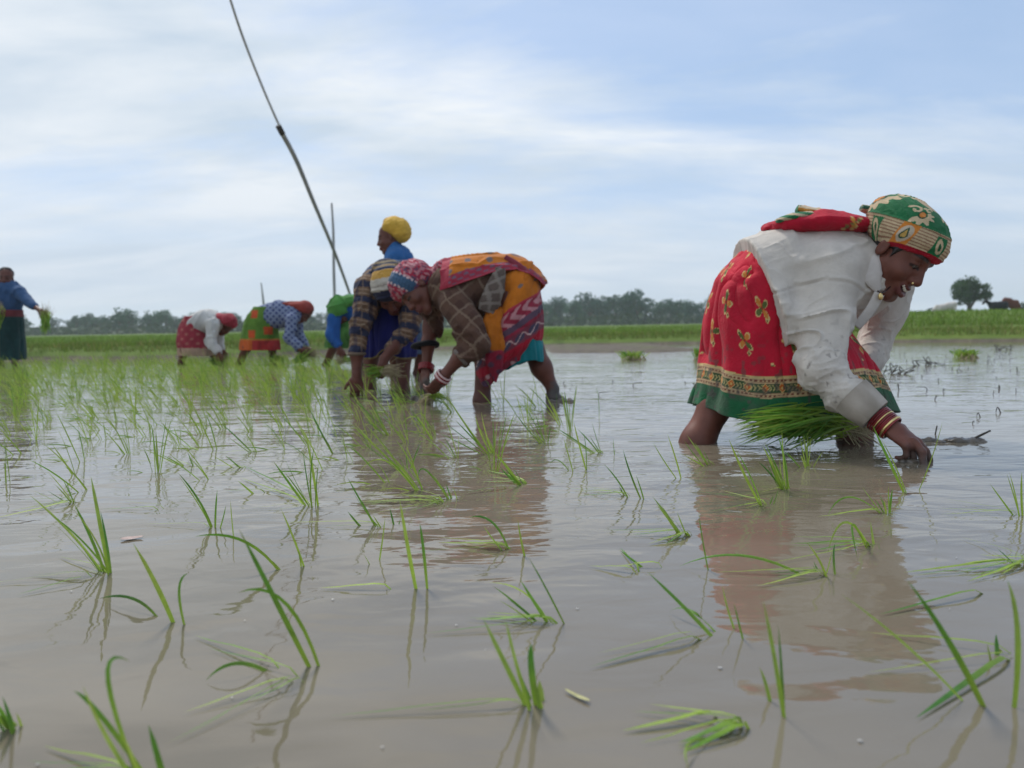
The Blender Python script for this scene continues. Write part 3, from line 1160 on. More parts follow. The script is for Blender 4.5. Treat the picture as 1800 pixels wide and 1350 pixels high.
def red_sari_pattern(U, H):
    c = np.tile(np.array((0.49, 0.010, 0.032)), (len(U), 1))
    S = 0.205
    for ox, oy in ((0, 0), (S / 2, S * 0.55)):
        gx = (U + ox + 0.02 + S / 2) % S - S / 2
        gy = (H - 0.265 + oy + S * 0.55) % (S * 1.1) - S * 0.55
        row = np.floor((H - 0.265 + oy + S * 0.55) / (S * 1.1)) + np.floor((U + ox + 0.02 + S / 2) / S)
        t = 0.5 + row * 0.9
        x, y = gx * np.cos(t) - gy * np.sin(t), gx * np.sin(t) + gy * np.cos(t)
        ins, pr, rim = star_motif(x * (1 + 0.25 * np.sin(row * 5.1)), y, 0.044)
        ok = H > 0.185
        c[ins & ok & pr] = (0.55, 0.20, 0.04)
        c[ins & ok & ~pr] = (0.10, 0.13, 0.035)
        c[rim & ok] = (0.62, 0.47, 0.20)
        core = (np.hypot(x, y) < 0.006) & ok
        c[core] = (0.35, 0.02, 0.02)
        # small diamonds between
        dx = (U + ox + S * 0.02) % S - S / 2
        dy = (H - 0.265 + oy + S * 0.2) % (S * 1.1) - S * 0.55
        dd = np.abs(dx) + np.abs(dy) * 0.8
        c[(dd < 0.010) & ok] = (0.60, 0.42, 0.18)
        c[(dd < 0.005) & ok] = (0.12, 0.10, 0.03)
    g = H < 0.078
    c[g] = (0.014, 0.115, 0.045)
    b = (H >= 0.078) & (H < 0.144)
    c[b] = (0.50, 0.36, 0.20)
    thread = b & (np.abs((H * 160) % 1 - 0.5) > 0.33)
    c[thread] = (0.34, 0.20, 0.11)
    mid = (H > 0.096) & (H < 0.126)
    c[mid] = (0.035, 0.075, 0.03)
    arrow = mid & (np.abs(((U + np.abs(H - 0.111) * 0.8) * 75) % 1 - 0.5) < 0.22) & (np.abs(H - 0.111) < 0.010)
    c[arrow] = (0.40, 0.33, 0.14)
    dm = np.abs((U % 0.062) - 0.031) * 1.25 + np.abs(H - 0.111)
    c[(dm < 0.019)] = (0.60, 0.42, 0.18)
    c[(dm < 0.015)] = (0.52, 0.12, 0.02)
    c[(dm < 0.006)] = (0.65, 0.45, 0.15)
    dots = ((np.abs(H - 0.087) < 0.003) | (np.abs(H - 0.135) < 0.003)) & (((U * 62) % 1) < 0.55)
    c[dots] = (0.16, 0.05, 0.03)
    e = (H > 0.144) & (H < 0.150)
    c[e] = (0.55, 0.42, 0.18)
    return c


def headscarf_pattern(lon, lat):
    """lon, lat in metres over the head, lat measured up from the brow edge."""
    c = np.tile(np.array((0.014, 0.125, 0.045)), (len(lon), 1))
    beige = np.array((0.52, 0.40, 0.25))
    band = (lat > 0.016) & (lat < 0.082)
    c[band] = beige
    c[band & (np.abs((lat * 105 + lon * 2) % 1 - 0.5) > 0.30)] = (0.27, 0.15, 0.09)
    c[lat <= 0.016] = (0.42, 0.008, 0.028)
    S = 0.215
    q = (lon + S / 2) % S - S / 2
    box = band & (np.abs(q) < 0.027)
    c[box] = (0.56, 0.20, 0.035)
    x, y = q, lat - 0.047
    halo = ((x / 0.021) ** 2 + (y / 0.028) ** 2 < 1) & box
    c[halo] = (0.50, 0.42, 0.32)
    w = np.where(y > -0.006, 0.0125 * np.clip((0.021 - y) / 0.027, 0, 1) ** 0.85, np.sqrt(np.clip(0.0125 ** 2 - (y + 0.006) ** 2, 0, 1)))
    drop = (np.abs(x) < w) & halo
    c[drop] = (0.02, 0.07, 0.045)
    drop2 = (np.abs(x) < w - 0.0045) & halo & (y > -0.013)
    c[drop2] = (0.55, 0.35, 0.10)
    q2 = lon % S - S / 2
    gb = band & (np.abs(q2) < 0.020) & (lat < 0.075)
    c[gb] = (0.012, 0.13, 0.045)
    leaf = ((q2 + (lat - 0.045) * 0.3) / 0.012) ** 2 + ((lat - 0.045) / 0.024) ** 2 < 1
    c[gb & leaf] = beige
    c[gb & (((q2 + (lat - 0.045) * 0.3) / 0.005) ** 2 + ((lat - 0.043) / 0.012) ** 2 < 1)] = (0.02, 0.10, 0.04)
    # scrolls with a feathered fan on the green crown
    S2 = 0.178
    for i in range(-4, 5):
        cx, cy = i * S2 - 0.035, 0.134
        X, Y = (lon - cx) / 1.5, (lat - cy) / 1.5
        t = 0.35
        X, Y = X * math.cos(t) + Y * math.sin(t), -X * math.sin(t) + Y * math.cos(t)
        d, a = np.hypot(X, Y), np.arctan2(Y, X)
        fan = (d > 0.014) & (d < 0.032 + 0.006 * np.cos(11 * a)) & (a < 0.5) & (a > -2.6)
        m = np.zeros(len(X), bool) | fan
        for (sx, sy, sg, r0) in ((-0.022, 0.018, 1, 0.019), (0.019, 0.026, -1, 0.016)):
            xx, yy = (X - sx) * sg, Y - sy
            dd, aa = np.hypot(xx, yy), np.arctan2(yy, xx)
            spiral = np.abs(dd - (r0 * (0.60 + 0.12 * aa))) < 0.0042
            m |= spiral
        m |= (np.hypot(X - 0.0, Y - 0.034) < 0.0075)
        ok = (lat > 0.084)
        c[m & ok] = beige
        c[(((X / 0.009) ** 2 + (Y / 0.012) ** 2) < 1.7) & ok] = (0.02, 0.06, 0.03)
        c[(((X / 0.009) ** 2 + (Y / 0.012) ** 2) < 0.9) & ok] = (0.56, 0.20, 0.04)
    top = lat > 0.205
    c[top] = beige
    c[top & (np.abs((lat * 190) % 1 - 0.5) > 0.3)] = (0.30, 0.17, 0.10)
    c[lat > 0.245] = (0.56, 0.22, 0.05)
    return c


def woman_white_shirt():
    Y0 = 2.63
    root = thing('person', G(1390, 772), 'woman in white shirt, red sari and green patterned headscarf planting with her wet hand', 'person', 'women planting rice in the flooded field')
    # head
    H = head_frame(P(1577, 442, 2.45), 0.45 * RT - 0.66 * UP - 0.60 * fw, 0.52 * RT + 0.76 * UP - 0.42 * fw, 1.14)
    body = Field()
    head(body, H, True)
    neck0, neck1 = H['p'](-0.03, 0, -0.045), P(1505, 468, 2.60)
    body.cone(neck0, neck1, 0.058, 0.070, 0.03)
    body.oval([P(1365, 515, Y0), P(1420, 500, Y0), P(1490, 485, 2.62)], [0.07, 0.10, 0.09], [0.09, 0.12, 0.13], YD)
    sN, eN, cN = P(1462, 478, 2.46), P(1442, 650, 2.33), P(1549, 739, 2.23)
    sF, eF, cF = P(1566, 482, 2.78), P(1540, 602, 2.80), P(1507, 662, 2.70)
    for s, e, c in ((sN, eN, cN), (sF, eF, cF)):
        body.chain([s, e, c], [0.05, 0.042, 0.029], 0.03)
        body.cone(s, P(1500, 470, 2.62), 0.05, 0.08, 0.03)
    # planting hand: back of the hand to the camera and up, one finger straight down into the mud
    wd = nrm(P(1597, 776, 2.17) - cN)
    hand(body, cN + wd * 0.020, wd, -fw * 0.70 + UP * 0.65 + RT * 0.30, -1, 1.10, (0.30, 0.55, 0.80, 0.95), 0.9, 0.05)
    tipd = [P(1606, 776, 2.15), P(1621, 794, 2.125), P(1624, 824, 2.115)]
    body.chain(tipd, [0.0125, 0.0118, 0.0098], 0.005)
    # hand under the bundle's roots
    hd = nrm(P(1497, 715, 2.55) - cF)
    hand(body, cF, P(1535, 705, 2.58) - cF, RT * 0.8 + UP * 0.4 - fw * 0.3, 1, 1.05, (0.7, 0.75, 0.8, 0.85), 0.8)
    # legs
    wl = G(1226, 777)
    wr = G(1502, 770)
    hipL, hipR = P(1350, 550, 2.56), P(1372, 550, 2.74)
    kneeL, kneeR = P(1288, 660, wl[1] + 0.04), P(1512, 690, wr[1])
    body.chain([hipL, kneeL, P(1257, 714, wl[1] + 0.03), wl, wl + (wl - kneeL) * 0.9], [0.07, 0.046, 0.054, 0.056, 0.042], 0.03)
    body.chain([hipR, kneeR, wr, wr + np.array([0, 0, -0.2])], [0.07, 0.058, 0.052, 0.04], 0.04)
    V, Q = body.mesh(0.0036)
    c = np.tile(SKIN, (len(V), 1)) * (1 + 0.10 * noise(V * 40, 2))[:, None]
    c = face_colour(V, H, c)
    t, d = near_seg(V, P(1590, 765, 2.18), P(1622, 822, 2.12))
    mud = (d < 0.12) * sstep(0.060, 0.015, V[:, 2] + 0.02 * noise(V * 60, 8)) * (V[:, 0] > P(1568, 760, 2.2)[0])
    c = lerp_c(c, MUDC * 1.15, mud * 0.75)
    wet = sstep(0.06, 0.0, V[:, 2]) * (V[:, 0] < P(1540, 760, 2.34)[0])
    c = lerp_c(c, SKIN_D * 0.9, wet * 0.5)
    mk('body', V, Q, M_SKIN, root, c)
    # eyes and teeth
    for q in (-1, 1):
        def ecol(Vv, q=q):
            d = (Vv - H['p'](0.0885, q * 0.031 - 0.001, -0.006)) / H['s']
            r = np.hypot(d @ H['S'], d @ H['U'])
            return np.where((r < 0.0075)[:, None], np.array((0.012, 0.008, 0.007)), np.array((0.10, 0.08, 0.07)))
        ball('eye', H['p'](0.0775, q * 0.031, -0.0015), 0.0125 * H['s'], M_EYE, root, None, 14, ecol)
    tv = []
    for i in range(-3, 4):
        x = i * 0.0066
        cc = H['p'](0.0985 - x * x * 14, x, -0.0695 + x * x * 22)
        v = np.linspace(0.01, np.pi - 0.01, 7)
        u = np.linspace(0, 2 * np.pi, 10, endpoint=False)
        X = np.stack([np.sin(v)[:, None] * np.cos(u) * 0.0035, np.sin(v)[:, None] * np.sin(u) * 0.0035, np.repeat(np.cos(v)[:, None], 10, 1) * 0.0047], -1) * H['s']
        tv.append(loft(cc + X[..., 0:1] * H['F'] + X[..., 1:2] * H['S'] + X[..., 2:3] * H['U']))
    V, F = join(tv)
    mk('teeth', V, F, M_TEETH, root)
    # hair at the temple below the scarf
    f = Field()
    f.ell(H['p'](-0.012, 0, 0.042), np.array((0.100, 0.079, 0.084)) * H['s'], (H['F'], H['S'], H['U']), 0.01)
    for q in (-1, 1):
        f.cone(H['p'](0.030, q * 0.0665, 0.02), H['p'](0.024, q * 0.0665, -0.020), 0.008 * H['s'], 0.003 * H['s'], 0.012)
    f.half(H['p'](0.048, 0, 0.0), -H['F'], 0.004)
    f.half(H['p'](0, 0, -0.055), H['U'], 0.004)
    V, Q = f.mesh(0.005)
    mk('hair', V, Q, M_HAIR, root)
    ball('earring', H['p'](0.000, -0.088, -0.034), 0.0065, M_GOLD, root)
    ball('nose_stud', H['p'](0.108, 0.022, -0.042), 0.0042, M_GOLD, root, n=10)
    # necklace with a small pendant
    V, F = tube([P(1536, 492, 2.43), P(1542, 510, 2.40), P(1552, 514, 2.39), P(1566, 503, 2.41)], [0.0025] * 4, 6, 24)
    nk = mk('necklace', V, F, M_DARK_BANGLE, root)
    ball('pendant', P(1548, 521, 2.385), (0.008, 0.005, 0.012), M_GOLD, nk, n=10)

    # shirt
    sh = Field()
    sh.oval([P(1318, 500, Y0), P(1385, 496, Y0), P(1445, 490, Y0), P(1515, 478, 2.61), P(1545, 470, 2.58)], [0.165, 0.192, 0.185, 0.135, 0.082], [0.190, 0.200, 0.215, 0.20, 0.11], YD, 0.05)
    sh.ell(P(1352, 562, 2.50), (0.06, 0.13, 0.135), (RT, YD, UP), 0.06)
    sh.cone(P(1345, 560, 2.44), P(1352, 612, 2.43), 0.05, 0.018, 0.04)
    sh.cone(P(1380, 560, 2.42), P(1375, 594, 2.41), 0.05, 0.02, 0.04)
    sh.ell(P(1500, 515, 2.58), (0.09, 0.15, 0.085), (RT, YD, UP), 0.05)
    sh.chain([sN, P(1447, 560, 2.41), eN], [0.095, 0.078, 0.070], 0.045)
    sh.chain([eN, P(1487, 690, 2.285), P(1516, 712, 2.255)], [0.069, 0.060, 0.047], 0.022)
    sh.chain([sF, P(1556, 545, 2.80), eF], [0.092, 0.074, 0.060], 0.045)
    sh.chain([eF, cF], [0.060, 0.050], 0.022)
    dcut = nrm(P(1532, 726, 2.24) - P(1487, 690, 2.285))
    hemn = P(1345, 515, Y0) - P(1322, 515, Y0)
    hd_ = nrm(P(1344, 628, Y0) - P(1297, 402, Y0))
    nn = nrm(np.cross(hd_, YD))
    nn = nn * np.sign(nn @ RT)
    sh.half(P(1299, 410, Y0), nn, 0.006)
    aN = nrm(eN - sN)
    bN = nrm(cN - eN)

    def f_arm(V):
        t, d = near_seg(V, sN, eN)
        w = sstep(0.14, 0.09, d) * sstep(0.15, 0.6, t) * sstep(1.35, 1.0, t)
        diag = nrm(np.cross(aN, -fw) + aN * 0.45)
        return ridge_folds(V, diag, 0.20, 0.052, 0.0105, 11, w)

    def f_fore(V):
        t, d = near_seg(V, eN, cN)
        w = sstep(0.11, 0.08, d) * sstep(-0.25, 0.1, t) * sstep(0.66, 0.42, t)
        diag = nrm(np.cross(bN, -fw) - bN * 0.4)
        return ridge_folds(V, diag, 0.15, 0.040, 0.0120, 23, w)

    def f_far(V):
        t, d = near_seg(V, sF, eF)
        w = sstep(0.12, 0.08, d) * sstep(0.0, 0.3, t)
        t2, d2 = near_seg(V, eF, cF)
        w = np.maximum(w, sstep(0.10, 0.07, d2))
        return ridge_folds(V, nrm(RT + UP * 0.5), 0.16, 0.05, 0.009, 31, w)

    def f_back(V):
        x = V[:, 0]
        a, b = P(1300, 480, Y0)[0], P(1480, 480, Y0)[0]
        t, d = near_seg(V, sN, eN)
        w = sstep(b, b - 0.22, x) * sstep(0.08, 0.16, d) * 0.8
        drop = ridge_folds(V, nrm(-0.25 * RT + UP), 0.60, 0.062, 0.0100, 41, w)
        # gathers that spread from the armpit over the flank
        arm = ridge_folds(V, nrm(RT * 0.9 + UP * 0.35), 0.30, 0.05, 0.008, 43, sstep(0.30, 0.08, d) * sstep(0.06, 0.12, d))
        seam = -0.0035 * sstep(0.006, 0.002, np.abs(V @ nrm(UP * 1.0 - RT * 0.28) - (P(1395, 506, 2.43) @ nrm(UP - RT * 0.28)))) * (x < sN[0] - 0.05) * (V[:, 1] < Y0)
        return drop + arm + seam

    def f_seam(V):
        # the set-in sleeve: a stitched ridge round the shoulder
        d = (V - P(1462, 505, 2.42)) @ nrm(aN + RT * 0.1)
        t, dd = near_seg(V, sN, eN)
        return (0.003 * np.exp(-(d / 0.006) ** 2) - 0.002 * np.exp(-((d - 0.010) / 0.004) ** 2)) * (dd < 0.125) * (V[:, 1] < 2.52)
    V, Q = cloth_mesh(sh, 0.0048, [f_arm, f_fore, f_far, f_back, f_seam])
    c = np.tile(np.array((0.56, 0.515, 0.465)), (len(V), 1))
    dirt = sstep(0.0, 0.5, fbm(V * 9, 3, 4) * 0.5 + 0.1)
    c = lerp_c(c, (0.50, 0.46, 0.42), dirt * 0.45)
    tf, df = near_seg(V, eN, cN)
    soil = sstep(0.3, 1.05, tf + 0.18 * fbm(V * 14, 2, 9)) * (df < 0.11)
    c = lerp_c(c, (0.36, 0.315, 0.265), soil * 0.75)
    tf, df = near_seg(V, eF, cF)
    soil = sstep(0.1, 1.1, tf) * (df < 0.09)
    c = lerp_c(c, (0.44, 0.39, 0.35), soil * 0.6)
    c = lerp_c(c, MUDC * 2.6, sstep(0.66, 0.80, noise(V * 95, 13)) * sstep(0.5, 0.25, V[:, 2]) * 0.7)
    shirt = mk('shirt', V, Q, M_CLOTH, root, c)
    # cuff: a band standing a little proud of the sleeve end
    ring_pts = []
    a_ = nrm(np.cross(dcut, (0.2, 1, 0.3)))
    b_ = np.cross(dcut, a_)
    th = np.linspace(0, 2 * np.pi, 64, endpoint=False)
    for k, (o, r) in enumerate(((-0.085, 0.060), (-0.083, 0.0655), (-0.04, 0.0610), (0.006, 0.0540), (0.009, 0.050), (0.0, 0.045), (-0.03, 0.043))):
        wob = 1 + 0.025 * np.cos(3 * th + 1) + 0.012 * np.cos(7 * th)
        ring_pts.append(P(1534, 727, 2.24) + dcut * o + (np.cos(th)[:, None] * a_ + np.sin(th)[:, None] * b_) * (r * wob)[:, None])
    V, Q = loft(np.array(ring_pts))
    mk('cuff', V, Q, M_CLOTH, shirt, lerp_c(np.tile(np.array((0.45, 0.40, 0.35)), (len(V), 1)), (0.32, 0.28, 0.235), sstep(-0.2, 0.5, fbm(V * 22, 2, 3))))
    # collar: two folded leaves round the neck and the button band
    cc = np.array((0.54, 0.50, 0.47))
    for pts, wid in (([P(1519, 422, 2.52), P(1527, 450, 2.43), P(1533, 485, 2.40), P(1544, 512, 2.40)], [0.030, 0.034, 0.034, 0.010]),
                    ([P(1548, 512, 2.42), P(1566, 506, 2.45), P(1590, 498, 2.52), P(1600, 480, 2.62)], [0.010, 0.028, 0.030, 0.02])):
        V, F = tube(pts, wid, 14, 30, 0.28, RT * 0.9 + UP * 0.4)
        mk('collar', V, F, M_CLOTH, shirt, np.tile(cc, (len(V), 1)))
    V, F = tube([P(1546, 516, 2.395), P(1530, 545, 2.40), P(1505, 575, 2.41)], [0.018, 0.018, 0.016], 12, 24, 0.22, RT)
    mk('button_band', V, F, M_CLOTH, shirt, np.tile(cc * 0.95, (len(V), 1)))

    # red sari wrapped as a skirt
    V, Q, U, Hh = skirt([(1350, 444, 2.63, 46, 0.115), (1337, 494, 2.63, 76, 0.172), (1348, 555, 2.64, 103, 0.215), (1367, 615, 2.65, 129, 0.235), (1382, 672, 2.655, 154, 0.25), (1386, 718, 2.66, 170, 0.265)], 560, 170, 0.055, 3, 7, 0.018)
    Nn = vnorm(V, Q)
    V = V + Nn * ridge_folds(V, nrm(UP * 0.9 - RT * 0.25), 0.5, 0.075, 0.012, 57)[:, None]
    pc = red_sari_pattern(U + 0.02, Hh)
    pc = lerp_c(pc, MUDC, sstep(0.05, 0.6, fbm(V * 16, 3, 15) + 0.35 - Hh * 9) * 0.40)
    pc = lerp_c(pc, MUDC, sstep(0.45, 0.6, noise(V * 70, 16)) * sstep(0.35, 0.1, Hh) * 0.7)
    mk('sari_skirt', *thicken(V, Q, 0.004), M_SARI, root, np.tile(pc, (2, 1)))
    # headscarf tied over the crown
    f = Field()
    hs = H['s']
    sc = H['p'](-0.012, 0, 0.055)
    f.ell(sc, np.array((0.122, 0.098, 0.084)) * hs, (H['F'], H['S'], H['U']), 0.02)
    f.ell(H['p'](-0.055, 0, 0.066), np.array((0.095, 0.090, 0.070)) * hs, (H['F'], H['S'], H['U']), 0.03)
    en = nrm(H['U'] * 1.0 - H['F'] * 0.30)
    ep = H['p'](0.10, 0, 0.030)
    f.half(ep, en, 0.006)
    V, Q = f.mesh(0.0045, 3)
    dd = (V - sc) / hs
    lat = (V - ep) @ en
    r0 = np.hypot(dd @ H['F'], dd @ H['S'])
    lat = lat + sstep(0.10, 0.0, r0) * 0.07                 # measured over the dome
    lon = np.arctan2(-(dd @ H['S']), dd @ H['F']) - 0.62
    lon = lon * 0.118
    Nn = vnorm(V, Q)
    V = V + Nn * (ridge_folds(V, nrm(H['F'] - H['U'] * 0.35), 0.2, 0.05, 0.0075, 71) + 0.003 * np.exp(-((lat - 0.083) / 0.004) ** 2) + 0.003 * np.exp(-((lat - 0.016) / 0.003) ** 2))[:, None]
    # recolour on a finer mesh
    V, Q, lon, lat = refine(V, Q, lon, lat)
    mk('headscarf', V, Q, M_SARI, root, headscarf_pattern(lon, lat))
    # the loose end over the back
    red = np.array((0.42, 0.008, 0.028))

    def tail(name, pts, rad, flat, colf, seed):
        V, F = tube(pts, rad, 40, 90, flat, YD)
        Qm = F[0] if isinstance(F, list) else F
        Nn = vnorm(V, Qm)
        V = V + Nn * ridge_folds(V, RT, 0.2, 0.028, 0.004, seed)[:, None]
        return mk(name, V, F, M_SARI, root, colf(V))

    def red_c(V):
        c = np.tile(red, (len(V), 1))
        x, y = (V[:, 0] - P(1488, 396, 2.5)[0]), V[:, 2] - P(1488, 396, 2.5)[2]
        t = 0.5
        x, y = x * math.cos(t) + y * math.sin(t), -x * math.sin(t) + y * math.cos(t)
        ins, pr, rim = star_motif(x * 0.8, y * 1.2, 0.026)
        c[ins & pr] = (0.16, 0.17, 0.05)
        c[ins & ~pr] = (0.55, 0.25, 0.05)
        c[rim] = (0.62, 0.47, 0.20)
        return c
    tail('sari_end', [P(1343, 402, 2.60), P(1356, 399, 2.60), P(1390, 397, 2.58), P(1440, 394, 2.56), P(1495, 396, 2.54), P(1535, 398, 2.53), P(1552, 402, 2.52)], [0.012, 0.055, 0.10, 0.13, 0.10, 0.055, 0.04], 0.34, red_c, 5)

    def stripes(a, b, k):
        def fn(V):
            m = np.abs((V[:, 2] * k + V[:, 0] * k * 0.25) % 1 - 0.5) > 0.22
            return np.where(m[:, None], np.array(a), np.array(b))
        return fn
    g, be, og = (0.012, 0.13, 0.05), (0.48, 0.38, 0.25), (0.55, 0.24, 0.05)
    tail('sari_border_roll', [P(1366, 388, 2.52), P(1390, 383, 2.52), P(1425, 381, 2.52), P(1468, 386, 2.52)], [0.02, 0.04, 0.045, 0.03], 0.42, stripes(g, be, 45), 6)
    tail('sari_border_roll', [P(1403, 370, 2.55), P(1418, 372, 2.54), P(1448, 378, 2.53), P(1480, 384, 2.53)], [0.028, 0.035, 0.04, 0.03], 0.40, stripes(be, og, 40), 7)
    tail('sari_border_roll', [P(1402, 367, 2.54), P(1412, 371, 2.54), P(1436, 379, 2.52)], [0.018, 0.018, 0.014], 0.7, stripes(g, g, 40), 8)
    tail('scarf_knot', [P(1514, 366, 2.50), P(1525, 369, 2.50), P(1545, 374, 2.50), P(1560, 384, 2.49)], [0.018, 0.022, 0.026, 0.03], 0.6, stripes((0.02, 0.09, 0.05), be, 34), 9)
    # bangles on both wrists
    for i in range(9):
        p = cN + wd * (-0.012 + i * 0.0062)
        V, F = torus(p, wd + RT * 0.02 * (i % 3 - 1), 0.041 - 0.0004 * i, 0.0027 if i not in (7,) else 0.0045)
        mk('bangle', V, F, M_GOLD if i in (3, 7) else M_RED_BANGLE, root)
    for i in range(4):
        p = cF + hd * (0.004 + i * 0.007)
        V, F = torus(p, hd, 0.037, 0.0028 if i != 1 else 0.004)
        mk('bangle', V, F, M_PINK_BANGLE if i == 1 else M_RED_BANGLE, root)
    return H


def refine(V, Q, *attrs):
    """One level of linear subdivision carrying per-vertex values."""
    n = len(V)
    E = np.concatenate([Q[:, [i, (i + 1) % 4]] for i in range(4)])
    key = np.sort(E, 1)
    u, inv = np.unique(key[:, 0].astype(np.int64) * n + key[:, 1], return_inverse=True)
    a, b = u // n, u % n
    m = len(Q)
    nv = np.concatenate([V, 0.5 * (V[a] + V[b]), V[Q].mean(1)])
    e = inv.reshape(4, m).T + n
    c = np.arange(m) + n + len(u)
    q = np.concatenate([np.stack([Q[:, i], e[:, i], c, e[:, (i + 3) % 4]], 1) for i in range(4)])
    out = []
    for at in attrs:
        q4 = at[Q]
        out.append(np.concatenate([at, 0.5 * (at[a] + at[b]), q4.mean(1)]))
    return (nv, q, *out)


woman_white_shirt()


# ------------------------------------------------------------------ the woman in the orange sari
def plaid(V, base, light, mid, p=0.075, ang=0.6, w=0.16):
    x = V[:, 0] * math.cos(ang) + V[:, 2] * math.sin(ang) + V[:, 1] * 0.35
    y = -V[:, 0] * math.sin(ang) + V[:, 2] * math.cos(ang) + V[:, 1] * 0.35
    x, y = x + 0.025 * noise(V * 7, 51) + 0.008 * noise(V * 22, 53), y + 0.025 * noise(V * 7, 52) + 0.008 * noise(V * 22, 54)
    c = np.tile(np.array(base), (len(V), 1))
    a = np.abs((x / p) % 1 - 0.5) * 2
    b = np.abs((y / p) % 1 - 0.5) * 2
    c = lerp_c(c, mid, (np.abs((x / p + 0.3) % 1 - 0.5) < w * 1.6) * 0.5)
    c = lerp_c(c, mid, (np.abs((y / p + 0.3) % 1 - 0.5) < w * 1.6) * 0.5)
    c = lerp_c(c, light, (a < w) * 0.75)
    c = lerp_c(c, light, (b < w) * 0.75)
    return c


def skin_col(V, H=None, wet_to=0.10, muddy=()):
    c = np.tile(SKIN * 0.82, (len(V), 1)) * (1 + 0.12 * noise(V * 30, 2))[:, None]
    if H is not None:
        c = face_colour(V, H, c)
    c = lerp_c(c, SKIN_D * 0.8, sstep(wet_to, 0.0, V[:, 2]) * 0.6)
    for p, r in muddy:
        c = lerp_c(c, MUDC, sstep(r, r * 0.45, np.linalg.norm(V - p, axis=1) + 0.02 * noise(V * 40, 8)))
    return c


def limb_rings(root, p, d, n, R, mats, step=0.007, r=0.0032):
    for i in range(n):
        V, F = torus(p + d * (i * step), d, R, r if i % 2 else r * 1.3)
        mk('bangle', V, F, mats[i % len(mats)], root)


